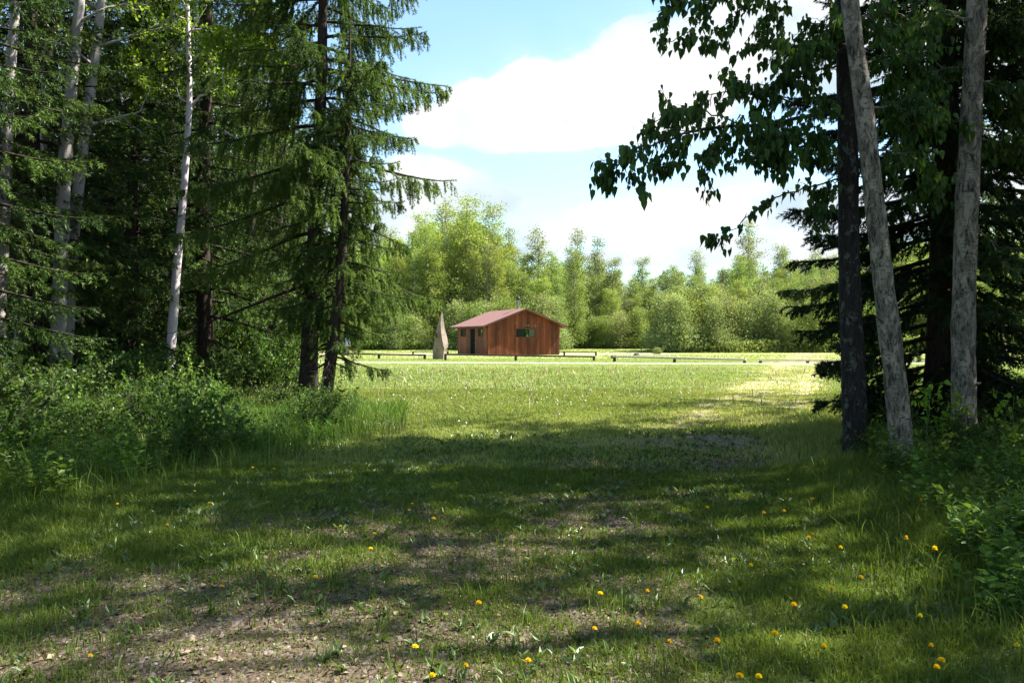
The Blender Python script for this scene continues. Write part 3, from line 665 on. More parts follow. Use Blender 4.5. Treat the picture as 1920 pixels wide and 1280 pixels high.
hero = [  # kind, px, d, top py, label
 ('yellow', 800, 104, 405, 'tall yellow green aspen rising straight behind the standing stone'),
 ('yellow', 838, 108, 385, 'tall bright aspen just right of the standing stone, behind the left eave'),
 ('yellow', 882, 104, 380, 'tallest bright yellow green aspen above the left half of the hut roof'),
 ('yellow', 922, 110, 395, 'bright aspen at the right shoulder of the tall clump over the hut'),
 ('grey', 958, 112, 433, 'narrow grey green poplar standing just left of the chimney'),
 ('mid', 1010, 114, 440, 'slender poplar with open twiggy top right of the chimney'),
 ('mid', 1034, 120, 490, 'lower green poplar between the two slender poplars right of the chimney'),
 ('grey', 1077, 116, 436, 'tall twiggy poplar above the right eave of the hut'),
 ('mid', 1085, 104, 470, 'full mid green poplar with pale trunk right of the hut'),
 ('grey', 1118, 118, 450, 'twin topped grey green poplar well right of the hut'),
 ('mid', 1140, 112, 490, 'rounded green poplar sloping down to the gap right of the hut'),
 ('mid', 1205, 128, 490, 'dark rounded poplar at the low gap in the treeline'),
 ('fir', 1247, 116, 512, 'small dark spruce standing out among the pale poplars'),
 ('grey', 1300, 120, 476, 'grey green poplar above the left part of the young aspens'),
 ('grey', 1408, 112, 420, 'tall light poplar rising under the hanging leafy branch'),
 ('mid', 1380, 106, 488, 'dark green poplar at the foot of the tall light poplar'),
 ('mid', 1460, 116, 468, 'green poplar showing above the spruce branch tips on the right'),
 ('yellow', 1885, 60, 385, 'bright aspen seen through the gap at the far right edge'),
 ('yellow', 1925, 56, 420, 'bright aspen half cut by the right edge of the view'),
]
for k, px, d, top, lb in hero: far_tree(k, px, d, top, lb, 'trees of the far treeline')
def zone(px):
    return ('behind the drooping left spruces' if px < 800 else 'behind the hut' if px < 1060 else 'between the hut and the low gap' if px < 1240 else 'above the young aspens' if px < 1570 else 'behind the right hand trunks')
tops = [(500, 430), (700, 430), (780, 420), (850, 395), (900, 395), (940, 440), (1000, 475), (1100, 470), (1150, 495), (1180, 508), (1260, 492), (1340, 490), (1400, 470), (1450, 480), (1520, 470), (1600, 450), (1750, 430), (2000, 420)]
def topline(px): return float(np.interp(px, [a for a, b in tops], [b for a, b in tops]))
seq = ['yellow', 'mid', 'grey', 'mid', 'yellow', 'mid']
i = 0
for row, (d0, step, low) in enumerate(((103, 21, 45), (112, 24, 22), (124, 32, 8), (142, 26, 24))):
    for px in np.arange(480, 2060, step):
        pxx = px + RNG.uniform(-10, 10); d = d0 + RNG.uniform(-3, 4) - (10 if pxx > 1240 and row == 0 else 0) + (8 if 1040 < pxx < 1240 else 0)
        k = seq[int(RNG.integers(6))]
        if pxx < 940 and RNG.random() < .7: k = 'yellow'
        if pxx > 1150 and k == 'yellow' and RNG.random() < .5: k = 'grey'
        tp = topline(pxx) + low + RNG.uniform(-2, 16)
        dep = ('front', 'second', 'third', 'rearmost')[row]
        far_tree(k, pxx, d, tp, f'{ADJ[k]}, {dep} row, {zone(pxx)}', f'{ADJ[k]}s in the {dep} row {zone(pxx)}')
        i += 1
for px in np.arange(500, 2000, 11):
    pxx = px + RNG.uniform(-6, 6)
    right = pxx > 1240
    d = (86 + RNG.uniform(0, 8)) if right else (98 if not 1040 < pxx < 1240 else 104) + RNG.uniform(-2, 3)
    tp = RNG.uniform(545, 592) if right else RNG.uniform(585, 622)
    if 855 < pxx < 1045 and tp > 580: tp -= 25
    k = 'bush' if RNG.random() < .55 else 'bushy'
    far_tree(k, pxx, d, tp, f'{ADJ[k]} fronting the far trees {zone(pxx)}', f'{ADJ[k]} row {zone(pxx)}', 1.25)
far_tree('bushy', 1232, 78, 652, 'small grey bush at the right end of the pinkish gravel', 'small bushes by the gravel')

# ------------------------------------------------------------------ near trees, right side
def local(pts, base): return [tuple(Vector(p) - base) for p in pts]
def leafy_branch(tb, S0, S1, ST, rng, path, base, r, n_side=10, sideL=.5, side_depth=1, hang=.3, tone=.5):
    pts = np.array(local(path, base)); tt = np.linspace(0, len(pts) - 1, len(pts) * 4)
    pts = np.stack([np.interp(tt, np.arange(len(pts)), pts[:, q]) for q in range(3)], -1) + rng.normal(size=(len(tt), 3)) * .012
    tb.add(pts, np.linspace(r, .004, len(pts)), 5, .4)
    k0 = len(pts) // 5
    for a, b in zip(pts[k0:-1], pts[k0 + 1:]): S0.append(a); S1.append(b); ST.append(tone)
    for i in range(n_side):
        u = rng.uniform(.22, .98) * (len(pts) - 1); j = int(u); q = pts[j]; ax = norm(pts[min(j + 1, len(pts) - 1)] - pts[j - 1])
        rd = rng.normal(size=3); rd[2] = rd[2] * .6 - hang * rng.uniform(0, 1.5); rd = norm(rd - rd.dot(ax) * ax)
        grow(tb, S0, S1, ST, rng, q, ax * .7 + rd, sideL * rng.uniform(.5, 1.2), .007, side_depth, tone + rng.normal() * .12, 0, hang, 3, .8)

baseP1 = G(1606, 10.0); baseP2 = G(1694, 8.8); baseP3 = G(1808, 10.2)
def ex1(tb, lv, rng, S0, S1, ST):
    B = baseP1
    br = [
     ([P(1590, 205, 10), P(1500, 222, 9.8), P(1400, 236, 9.4), P(1310, 242, 9.0), P(1255, 262, 8.7), P(1195, 285, 8.4), P(1150, 306, 8.2)], .028, 20, .42, .35),
     ([P(1400, 236, 9.4), P(1340, 215, 9.2), P(1290, 200, 9.0), P(1262, 212, 8.8), P(1235, 215, 8.6)], .010, 9, .28, .25),
     ([P(1520, 200, 9.8), P(1440, 180, 9.6), P(1370, 170, 9.4), P(1320, 178, 9.2)], .012, 8, .30, .3),
     ([P(1360, 238, 9.2), P(1335, 275, 9.1), P(1325, 310, 9.0), P(1330, 350, 9.0), P(1327, 385, 9.0)], .007, 6, .16, .9),
     ([P(1300, 244, 9.0), P(1270, 285, 8.9), P(1250, 318, 8.8)], .006, 5, .16, .6),
     ([P(1480, 225, 9.6), P(1440, 262, 9.5), P(1400, 290, 9.4), P(1385, 305, 9.3)], .007, 6, .2, .6),
     ([P(1575, -90, 10), P(1500, -50, 9.7), P(1420, -15, 9.4), P(1340, 0, 9.0), P(1280, 5, 8.8), P(1235, 25, 8.6)], .022, 14, .32, .3),
     ([P(1420, -15, 9.4), P(1385, 20, 9.3), P(1350, 55, 9.2), P(1318, 80, 9.1)], .007, 5, .16, .5),
     ([P(1340, 0, 9.0), P(1310, 50, 8.9), P(1270, 72, 8.8), P(1235, 88, 8.7)], .007, 5, .14, .4),
     ([P(1500, -50, 9.7), P(1450, 20, 9.6), P(1420, 50, 9.5), P(1395, 80, 9.4)], .008, 5, .18, .5),
     ([P(1595, 330, 10), P(1520, 350, 9.8), P(1470, 362, 9.6), P(1420, 392, 9.4), P(1375, 430, 9.2), P(1335, 455, 9.1)], .012, 5, .13, .3),
     ([P(1590, 60, 10), P(1540, 80, 9.8), P(1490, 90, 9.6), P(1450, 70, 9.4)], .014, 12, .4, .4),
     ([P(1590, 120, 10), P(1530, 135, 9.8), P(1480, 150, 9.6), P(1430, 168, 9.5)], .014, 14, .42, .4),
     ([P(1590, 260, 10), P(1530, 270, 9.8), P(1480, 280, 9.6), P(1445, 300, 9.5)], .012, 14, .35, .4),
     ([P(1590, 160, 10), P(1530, 210, 9.6), P(1490, 250, 9.4), P(1450, 262, 9.3)], .012, 12, .35, .5),
     ([P(1590, 330, 10), P(1560, 345, 9.8), P(1530, 375, 9.7), P(1515, 420, 9.6)], .008, 7, .22, .6),
    ]
    for path, r, n, L, hg in br: leafy_branch(tb, S0, S1, ST, rng, path, B, r, int(n * 1.2) + 1, L, 1, hg, .45)
def ex2(tb, lv, rng, S0, S1, ST):
    for (x0, y0, x1, y1, x2, y2, n) in ((1600, 40, 1670, 20, 1740, 60, 18), (1610, 120, 1680, 110, 1750, 160, 18), (1630, 200, 1700, 200, 1760, 250, 16), (1640, 280, 1700, 290, 1760, 330, 12), (1605, 60, 1560, 50, 1500, 40, 12)):
        leafy_branch(tb, S0, S1, ST, rng, [P(x0, y0, 9.4), P(x1, y1, 9.6), P(x2, y2, 9.9)], baseP2, .016, n, .45, 1, .4, .5)
def ex3(tb, lv, rng, S0, S1, ST):
    for (x0, y0, x1, y1, x2, y2, n) in ((1830, 30, 1760, 20, 1690, 60, 16), (1830, 120, 1760, 130, 1700, 190, 14), (1830, 60, 1890, 40, 1960, 70, 20), (1825, 150, 1890, 160, 1960, 210, 20), (1820, 260, 1880, 270, 1950, 330, 12), (1815, 420, 1870, 460, 1930, 500, 6)):
        leafy_branch(tb, S0, S1, ST, rng, [P(x0, y0, 10.2), P(x1, y1, 10.5), P(x2, y2, 10.9)], baseP3, .016, n, .5, 1, .4, .5)
kw = dict(per_m=28, size=.105, tmpl=HEART, leafm='poplar_leaf', depth=2, split=4, up=.1, droop=.35, down=.85, jit=.035, kseg=16, limbL=2.7, limbs=22)
tr1 = local([P(1606, 880, 10), P(1600, 700, 10), P(1592, 500, 10), P(1590, 300, 10), P(1585, 60, 10), P(1580, -200, 10)], baseP1)
tr2 = local([P(1694, 905, 8.8), P(1688, 800, 8.8), P(1676, 690, 8.8), P(1660, 560, 8.8), P(1642, 400, 8.8), P(1620, 200, 8.8), P(1598, 50, 8.8), P(1588, -60, 8.8), P(1570, -250, 8.8)], baseP2)
tr3 = local([P(1808, 880, 10.2), P(1806, 600, 10.2), P(1812, 400, 10.2), P(1822, 200, 10.2), P(1832, 0, 10.2), P(1838, -250, 10.2)], baseP3)
for t_ in (tr1, tr2, tr3): t_[0] = (t_[0][0], t_[0][1], -.15)
def fixbase(tr):
    return [(x, y, z) for x, y, z in tr]
m1 = broad('dark_poplar', 15, 101, trunk=fixbase(tr1), r0=.14, cz0=6.2, extra=ex1, barkm='dark_bark', **kw)
plant('poplar_tree', m1, baseP1, 0, 1, 'dark barked poplar whose long leafy branches hang into the sky', 'tree')
m2 = broad('leaning_aspen', 13, 102, trunk=fixbase(tr2), r0=.118, cz0=5.6, extra=ex2, barkm='old_aspen', **kw)
plant('aspen_tree', m2, baseP2, 0, 1, 'leaning pale aspen with black furrows, beside the dark poplar', 'tree')
m3 = broad('furrowed_aspen', 16, 103, trunk=fixbase(tr3), r0=.15, cz0=6.0, extra=ex3, barkm='old_aspen', **kw)
plant('aspen_tree', m3, baseP3, 0, 1, 'thick upright pale aspen nearest the right edge', 'tree')
# dark spruce between the pale trunks
bS = G(1768, 12.3)
sp1 = spruce('right_spruce', 17, 2.75, 201, nb=190, start=.4, sag=.34, tipup=.16, twigd=15, needles=240, nl=.055, nw=.24, r0=.22, mat='needle_dark', hang=.55, power=.6, maxz=14)
plant('spruce_tree', sp1, bS, .6, 1, 'dark spruce standing between the two pale aspen trunks', 'tree')

# ------------------------------------------------------------------ left spruces
bL = G(577, 18.4); bL2 = G(606, 17.4)
trL = local([P(577, 775, 18.4), P(582, 600, 18.4), P(592, 400, 18.4), P(604, 100, 18.4), P(606, -200, 18.4)], bL); trL[0] = (0, 0, -.1)
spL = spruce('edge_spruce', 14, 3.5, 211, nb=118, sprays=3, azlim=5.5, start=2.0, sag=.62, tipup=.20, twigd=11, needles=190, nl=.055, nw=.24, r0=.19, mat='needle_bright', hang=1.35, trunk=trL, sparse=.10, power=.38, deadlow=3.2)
plant('spruce_tree', spL, bL, .3, 1, 'tall open spruce with drooping branches at the left edge of the meadow', 'tree')
trL2 = local([P(606, 785, 17.4), P(625, 640, 17.4), P(642, 480, 17.4), P(652, 250, 17.4), P(656, 100, 17.4)], bL2); trL2[0] = (0, 0, -.1)
spL2 = spruce('young_edge_spruce', 8.0, 2.35, 212, nb=108, sprays=3, azlim=4.2, start=1.0, sag=.52, tipup=.22, twigd=11, needles=190, nl=.055, nw=.24, r0=.13, mat='needle_bright', hang=1.2, trunk=trL2, power=.7, deadlow=1.6, sparse=.08)
plant('spruce_tree', spL2, bL2, 0, 1, 'slender leaning spruce crossing in front of the tall open spruce', 'tree')

# left forest spruces
SV = [spruce(f'forest_spruce_{s}', 17, 2.9, s, nb=110, start=1.0 + .5 * k, sag=.42, tipup=.2, twigd=7, needles=75, nl=.085, nw=.25, r0=.19, mat='needle', hang=.7, power=.5, deadlow=1.5 * k) for k, s in enumerate((221, 222, 223))]
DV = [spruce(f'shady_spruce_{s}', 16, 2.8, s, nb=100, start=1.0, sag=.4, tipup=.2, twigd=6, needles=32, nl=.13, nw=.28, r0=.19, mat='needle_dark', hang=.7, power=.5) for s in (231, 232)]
lsp = [  # px, d, scale, variant, label
 (385, 21, 1.05, 0, 'dark drooping spruce behind the white barked young aspen'),
 (470, 24, 1.0, 1, 'dark spruce left of the tall open spruce, full of fine grey twigs'),
 (520, 29, .95, 2, 'shaded spruce just left of the tall open spruce, farther in'),
 (250, 20, .95, 1, 'spruce with flat sunlit sprays left of the white barked young aspen'),
 (150, 19, 1.0, 0, 'spruce behind the right pair of leaning pale trunks'),
 (60, 17, .95, 2, 'spruce among the leftmost pale trunks'),
 (-40, 15, .9, 1, 'spruce cut by the left edge, low sprays in light'),
 (320, 27, 1.05, 2, 'tall spruce deeper in the wood behind the white barked young aspen'),
]
for px, d, s, v, lb in lsp: plant('spruce_tree', SV[v], G(px, d), px * .7, s, lb, 'tree', 'spruces of the left wood')
k = 0
for d in (30, 36, 43):
    for px in np.arange(-320 if d < 31 else -100, 430 - (d - 30) * 2, 46 if d > 31 else 70):
        pxx = px + RNG.uniform(-18, 18)
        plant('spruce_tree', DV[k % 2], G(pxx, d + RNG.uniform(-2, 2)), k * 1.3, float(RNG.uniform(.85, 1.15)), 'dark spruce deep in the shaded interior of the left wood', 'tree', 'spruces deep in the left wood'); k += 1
for x, y in ((-14, 9), (-17, 13), (-12, 4), (-20, 18), (-18, 6)):
    plant('spruce_tree', DV[k % 2], (x, y, 0), k * 1.3, 1., 'dark spruce in the left wood outside the view', 'tree', 'spruces outside the view'); k += 1

# left pale trunks (tall aspens)
def pale(pts, d, H, r, lb, bark='aspen_bark', seed=1, cz=7.5, lf='aspen_leaf', kind='aspen_tree', **kk):
    b = G(pts[0][0], d); t_ = local([P(x, y, d) for x, y in pts], b); t_[0] = (t_[0][0], t_[0][1], -.1)
    a = dict(per_m=14, size=.10, tmpl=OV, depth=2, split=4, up=.3, down=.4, limbs=16, limbL=1.9, kseg=12); a.update(kk)
    plant(kind, broad(f'pale_{seed}', H, seed, trunk=t_, r0=r, cz0=cz, leafm=lf, barkm=bark, **a), b, 0, 1, lb, 'tree', 'pale trunks of the left wood')
pale([(-2, 800), (0, 560), (10, 350), (18, 150), (30, 0), (40, -200)], 16, 15, .13, 'leftmost pale aspen trunk at the edge of the view', seed=301)
pale([(38, 790), (45, 450), (60, 220), (75, 0), (82, -200)], 18, 16, .15, 'shaded grey aspen trunk second from the left', bark='old_aspen', seed=302)
pale([(70, 780), (76, 400), (84, 200), (90, 0), (95, -200)], 20, 16, .12, 'thin spotted aspen trunk third from the left', seed=303)
pale([(105, 780), (120, 330), (135, 150), (150, 0), (158, -200)], 17, 16, .16, 'broad pale aspen trunk leaning right, fourth from the left', seed=304)
pale([(118, 780), (138, 430), (158, 260), (182, 80), (195, -40), (205, -200)], 17.5, 15, .14, 'pale aspen trunk leaning right with bright leaves near its top, fifth from the left', seed=305, cz=5.5)
bb = 19.5
baseB = G(315, bb)
def exB(tb, lv, rng, S0, S1, ST):
    br = [([P(356, 195, bb), P(330, 180, bb), P(305, 160, bb - .2), P(270, 140, bb - .5), P(225, 120, bb - .8)], .03, 16, .8),
          ([P(358, 195, bb), P(385, 175, bb), P(405, 150, bb), P(440, 120, bb - .3), P(500, 100, bb - .6), P(550, 110, bb - .8)], .03, 20, .8),
          ([P(355, 90, bb), P(330, 60, bb), P(280, 40, bb), P(220, 20, bb)], .02, 16, .8),
          ([P(352, 60, bb), P(390, 50, bb - .3), P(440, 60, bb - .5), P(490, 40, bb - .7), P(530, 20, bb - .9)], .02, 16, .8),
          ([P(354, 120, bb), P(390, 90, bb - .3), P(430, 80, bb - .5), P(480, 85, bb - .7)], .015, 14, .7),
          ([P(356, 140, bb), P(320, 110, bb), P(260, 90, bb), P(200, 85, bb)], .015, 14, .7),
          ([P(352, 20, bb), P(320, 0, bb), P(260, -20, bb), P(190, -30, bb)], .015, 16, .8)]
    for path, r, n, L in br: leafy_branch(tb, S0, S1, ST, rng, path, baseB, r, n, L, 1, .1, .6)
tB = local([P(315, 765, bb), P(318, 690, bb), P(330, 520, bb), P(343, 380, bb), P(352, 250, bb), P(356, 190, bb), P(353, 60, bb), P(350, -40, bb), P(352, -160, bb)], baseB); tB[0] = (tB[0][0], tB[0][1], -.1)
plant('aspen_tree', broad('young_aspen_hero', 12, 310, trunk=tB, r0=.115, cz0=8.4, extra=exB, leafm='aspen_leaf', barkm='birch_bark', per_m=34, size=.10, tmpl=OV, depth=2, split=4, up=.3, down=.35, limbs=14, limbL=1.8, kseg=12), baseB, 0, 1, 'slim white barked young aspen forking high up in front of the dark wood', 'tree')

# ------------------------------------------------------------------ right wood and trees behind the viewer (they shade the foreground)
PV = [broad(f'wood_poplar_{s}', 15, s, r0=.15, cz0=3.2, limbs=26, limbL=2.7, per_m=13, size=.15, tmpl=HEART, leafm='poplar_leaf', barkm='old_aspen', depth=2, split=4, up=.15, droop=.2, down=.6, jit=.08) for s in (401, 402)]
rt = [(9.6, 9.6, 's', 1.0), (10.2, 15.2, 'p', .8), (10.6, 13.5, 'p', 1.), (9.2, 6.2, 'p', 1.05), (11.2, 17.2, 'p', .62), (12.7, 19.4, 'p', .82), (14.2, 21.8, 'p', .82), (13.0, 6.0, 's', 1.), (14.5, 11., 'p', 1.1), (15.5, 17., 'p', .8), (17., 20.5, 'p', .6), (10.5, 1.5, 's', 1.), (7.2, 2.4, 'p', .95), (19, 14, 'p', 1.1), (16, 4, 'p', 1.), (9.2, 12.9, 'p', 1.35), (11.0, 10.6, 'p', 1.35), (12, 8.2, 'p', 1.2)]
for i, (x, y, kd, s) in enumerate(rt):
    px = 960 + x / y * F
    where = 'at the right edge of the view' if px < 2000 else 'outside the view to the right'
    if kd == 'p': plant('poplar_tree', PV[i % 2], (x, y, float(gz(x, y))), i * 1.1, s, f'leafy poplar in the right wood {where}', 'tree', f'poplars of the right wood {where}')
    else: plant('spruce_tree', DV[i % 2] if px > 2000 else SV[i % 3], (x, y, float(gz(x, y))), i * 1.1, s, f'spruce in the right wood {where}', 'tree', f'spruces of the right wood {where}')
for i, (x, y) in enumerate(((-9, -3), (-5, -8), (0, -11), (5, -8), (9, -4), (-12, -9), (12, -9), (2, -16))):
    plant('poplar_tree' if i % 2 else 'spruce_tree', PV[i // 2 % 2] if i % 2 else DV[i // 2 % 2], (x, y, 0), i * 2., 1., 'tree of the wood behind the viewer', 'tree', 'trees behind the viewer')

# ------------------------------------------------------------------ shrubs and herbs
def shrub(name, H, W, seed, stems=12, per_m=40, size=.06, tmpl=OV, mat='shrub_leaf', stemm='twig', depth=1, down=.05):
    rng = np.random.default_rng(seed); tb = Tubes(); S0 = []; S1 = []; ST = []
    for i in range(stems):
        a = rng.uniform(0, 6.28); r = rng.uniform(0, W * .25); p = np.array([math.cos(a) * r, math.sin(a) * r, -.03])
        d = np.array([math.cos(a) * rng.uniform(.1, .7) * W / H, math.sin(a) * rng.uniform(.1, .7) * W / H, 1.])
        grow(tb, S0, S1, ST, rng, p, d, H * rng.uniform(.6, 1.1), .009, depth, rng.uniform(.2, .8), .1, .15, 5, .9)
    lv = Leaves()
    S0a = np.array(S0); keep = [i for i, p in enumerate(S0) if p[2] > .05 * H]
    V, Fs, T = hang_leaves([S0[i] for i in keep], [S1[i] for i in keep], [ST[i] for i in keep], rng, per_m, size, tmpl, down, .02)
    lv.add(V, Fs, T)
    return [('stem', tb.mesh(name + '_stem', M[stemm])), ('foliage', lv.mesh(name + '_foliage', M[mat]))]
def herb(name, H, seed, stems=9, size=.09, tmpl=LANCE, mat='herb', spread=.35):
    rng = np.random.default_rng(seed); tb = Tubes(); lv = Leaves(); pos = []; X = []; sz = []; tn = []
    for i in range(stems):
        a = rng.uniform(0, 6.28); r = rng.uniform(0, .22); p = np.array([math.cos(a) * r, math.sin(a) * r, -.02]); h = H * rng.uniform(.55, 1.1)
        ld = np.array([math.cos(a), math.sin(a), 0]) * spread * rng.uniform(.2, 1)
        pts = np.array([p + np.array([0, 0, h]) * s + ld * s ** 2 * h for s in np.linspace(0, 1, 6)])
        tb.add(pts, np.linspace(.004, .0015, 6), 3)
        nl = int(h / .035); t0 = rng.uniform(.2, .8)
        for k in range(nl):
            s = .15 + .85 * (k + rng.random() * .5) / nl; q = np.array([np.interp(s, np.linspace(0, 1, 6), pts[:, c]) for c in range(3)])
            az = k * 2.4 + rng.normal() * .3; u = .5 if s < .85 else 1.1
            pos.append(q); X.append([math.cos(az), math.sin(az), u * rng.uniform(.2, 1.1)]); sz.append(size * rng.uniform(.6, 1.2) * (1.15 - .4 * s)); tn.append(np.clip(t0 + rng.normal() * .15 + (s - .5) * .3, 0, 1))
    X = np.array(X); lv.add(*leafset(np.array(pos), X, np.array(sz), tmpl, rng, 1.0, up=np.tile([0, 0, 1.], (len(X), 1)), tone=np.array(tn)))
    return [('stem', tb.mesh(name + '_stem', M['stem'])), ('foliage', lv.mesh(name + '_foliage', M[mat]))]
SH = [shrub(f'shrub_{s}', 1.0, 1.0, s, stems=13, per_m=32, size=.078) for s in (501, 502, 503)]
SB = [shrub(f'bright_shrub_{s}', 1.0, .9, s, stems=12, per_m=34, size=.06, mat='shrub_bright') for s in (511, 512)]
HB = [herb(f'herb_{s}', .6, s, stems=11, size=.10) for s in (521, 522, 523)]
HO = [herb(f'broad_herb_{s}', .5, s, stems=9, size=.088, tmpl=OV, mat='shrub_bright') for s in (524, 525)]
def fill(n, dr, pxr, meshes, name, cat, label, group, sc=(.7, 1.2), cond=None, seed=0):
    rng = np.random.default_rng(seed); k = 0; tries = 0
    while k < n and tries < n * 40:
        tries += 1
        d = math.sqrt(rng.uniform(dr[0] ** 2, dr[1] ** 2)); px = rng.uniform(*pxr); x = (px - 960) / F * d
        if cond and not cond(x, d): continue
        s = float(rng.uniform(*sc)) * (.58 if 400 < px < 720 and d > 11 else 1); lb = label(x, d, px) if callable(label) else label
        v = meshes[int(rng.integers(len(meshes)))]
        plant(name, v, (x, d, float(gz(x, d))), float(rng.uniform(0, 6.28)), (s, s, s * float(rng.uniform(.8, 1.15))), lb, cat, group(lb) if callable(group) else group); k += 1
def ledge(x, y):   # left undergrowth zone
    px = 960 + x / y * F
    return y > np.interp(px, [-100, 0, 300, 500, 650, 760], [6.2, 6.9, 8.7, 10.3, 12.2, 14.0])
def zl(px): return 'left of the pale leaning trunks' if px < 100 else 'below the pale leaning trunks' if px < 240 else 'around the foot of the white barked young aspen' if px < 420 else 'left of the tall open spruce' if px < 540 else 'around the foot of the tall open spruce'
fill(80, (8, 20), (-120, 640), SH, 'shrub', 'shrub', lambda x, d, px: f'{"front" if d < 13 else "rear"} green shrub {zl(px)}', lambda l: 'shrubs: ' + l, cond=ledge, seed=1, sc=(.3, 1.15))
fill(34, (11.5, 18), (250, 700), SB, 'shrub', 'shrub', lambda x, d, px: f'{"front" if d < 14 else "rear"} yellowish fresh shrub {zl(px)}', lambda l: 'fresh shrubs: ' + l, cond=ledge, seed=2, sc=(.55, .95))
fill(110, (6.3, 13.5), (-80, 640), HB + HO + HO, 'leafy_herb', 'herb', lambda x, d, px: f'low leafy herb {zl(px)}', lambda l: 'herbs: ' + l, cond=ledge, seed=3, sc=(.7, 1.2))
for i, (px, d, s_, bright) in enumerate(((395, 22, 2.0, 0), (425, 24, 2.3, 1), (450, 21.5, 1.7, 0), (470, 25, 2.4, 1), (492, 22, 2.1, 1), (512, 24, 2.2, 0), (532, 21, 1.6, 1), (548, 24, 1.9, 0), (350, 25, 2.2, 0), (300, 24, 2.0, 0))):
    plant('tall_shrub', (SB if bright else SH)[i % 2], G(px, d), i * 1.3, (s_ * .8, s_ * .8, s_), f'{"tall pale green" if bright else "tall dark green"} shrub {"at the back" if d > 23 else "close"} {"left of the tall open spruce" if px > 430 else "behind the white barked young aspen"}', 'shrub', f'tall shrubs {bright} {d > 23} {px > 430}')
for px, d in ((455, 31), (495, 33), (535, 36), (470, 39), (515, 42), (550, 45)):
    plant('spruce_tree', DV[int(px) % 2], G(px, d), px * 1.1, .95 if px < 500 else .8, 'dark spruce at the inner right edge of the left wood', 'tree', 'spruces at the inner right edge of the left wood')
def redge(x, y): 
    return x > np.interp(y, [3, 4, 5, 7, 9, 11, 16], [2.3, 2.45, 2.75, 3.6, 3.9, 4.5, 6.2])
def zr(px): return 'before the dark poplar' if px < 1650 else 'before the leaning aspen' if px < 1770 else 'at the foot of the rightmost aspen' if px < 1860 else 'beside the right edge'
fill(230, (4.3, 10.5), (1540, 2000), HB + HO, 'leafy_herb', 'herb', lambda x, d, px: f'{"tall lance leaved" if d < 7 else "lush leafy"} herb {zr(px)} in the right undergrowth', lambda l: 'right herbs: ' + l, cond=redge, seed=4, sc=(.5, .92))
fill(34, (6.5, 15), (1600, 2000), SH, 'shrub', 'shrub', lambda x, d, px: f'{"near" if d < 10 else "far"} leafy shrub {zr(px)} in the right undergrowth', lambda l: 'right shrubs: ' + l, cond=redge, seed=5, sc=(.35, .62))
# young sprouts with big leaves between the right trunks
sap = broad('sapling', 1.25, 531, r0=.012, cz0=.3, limbs=9, limbL=.42, per_m=20, size=.10, tmpl=HEART, leafm='aspen_leaf', barkm='stem', shape=lambda f: 1 - .5 * f, depth=1, split=2, up=.1, droop=.3, down=.5, jit=.02, kseg=5)
M_ = M['aspen_leaf']
for px, d, s, lb in ((1668, 9.0, .62, 'small sapling with bright leaves in front of the leaning aspen'), (1735, 9.3, .8, 'small sapling with bright leaves between the two pale aspens'), (1790, 9.6, .7, 'small sapling with bright leaves touching the rightmost aspen'), (1905, 9.2, .7, 'small sapling with bright leaves by the right edge')):
    plant('sapling', sap, G(px, d), px * .1, s, lb, 'sapling')

# ------------------------------------------------------------------ grass
def blades(n, sample, hfun, wfun, name, mat, label, seed, lean=.45, cat='grass', tonef=None, clumped=0):
    rng = np.random.default_rng(seed)
    x, y = sample(rng, n)
    if clumped:
        m = len(x) // clumped; cx, cy = x[:m], y[:m]; x = np.repeat(cx, clumped) + rng.normal(size=m * clumped) * .035; y = np.repeat(cy, clumped) + rng.normal(size=m * clumped) * .035
    n = len(x); z = gz(x, y); h = hfun(x, y, rng); w = wfun(x, y)
    a = rng.uniform(0, 2 * math.pi, n); l = rng.gamma(2, lean / 2, n) * h
    dx, dy = np.cos(a) * l, np.sin(a) * l; b = rng.uniform(0, 2 * math.pi, n); ux, uy = np.cos(b) * w / 2, np.sin(b) * w / 2
    base = np.stack([x, y, z - .01], -1)
    mid = base + np.stack([dx * .3, dy * .3, h * .58], -1); tip = base + np.stack([dx, dy, np.maximum(h * (1.0 - .25 * np.minimum(1, l / np.maximum(h, 1e-3))), .02)], -1); U = np.stack([ux, uy, 0 * ux], -1)
    V = np.stack([base - U, base + U, mid + U * .8, mid - U * .8, tip], 1)
    i = np.arange(n)[:, None] * 5
    tone = tonef(x, y, rng) if tonef else rng.random(n)
    me = make_mesh(name, V.reshape(-1, 3), [i + np.array([[0, 1, 2, 3]]), i + np.array([[3, 2, 4]])], [mat], tone=np.repeat(tone, 5))
    return tag(obj(name, me), label, cat, kind='stuff')
def wedge(dr, pxr, keep):
    def f(rng, n):
        d = np.sqrt(rng.uniform(dr[0] ** 2, dr[1] ** 2, n)); px = rng.uniform(pxr[0], pxr[1], n); x = (px - 960) / F * d
        k = rng.random(n) < keep(x, d); return x[k], d[k]
    return f
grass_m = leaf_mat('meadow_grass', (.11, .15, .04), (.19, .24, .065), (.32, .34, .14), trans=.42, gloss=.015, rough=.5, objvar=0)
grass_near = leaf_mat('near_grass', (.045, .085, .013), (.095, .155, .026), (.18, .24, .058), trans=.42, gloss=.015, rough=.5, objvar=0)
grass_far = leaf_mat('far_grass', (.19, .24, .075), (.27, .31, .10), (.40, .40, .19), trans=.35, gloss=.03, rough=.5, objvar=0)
def inwood(x, y): return np.maximum(sstep(0, 2, -x - (4.4 + .16 * y)), sstep(0, 2, x - (4.2 + .28 * y)))
def tone_g(x, y, rng): return np.clip(fbm(x, y, 2.2, 21) * .9 - .05 + rng.normal(size=len(x)) * .16 + (.25 + .5 * sstep(8, 12, y)) * wear(x, y), 0, 1)
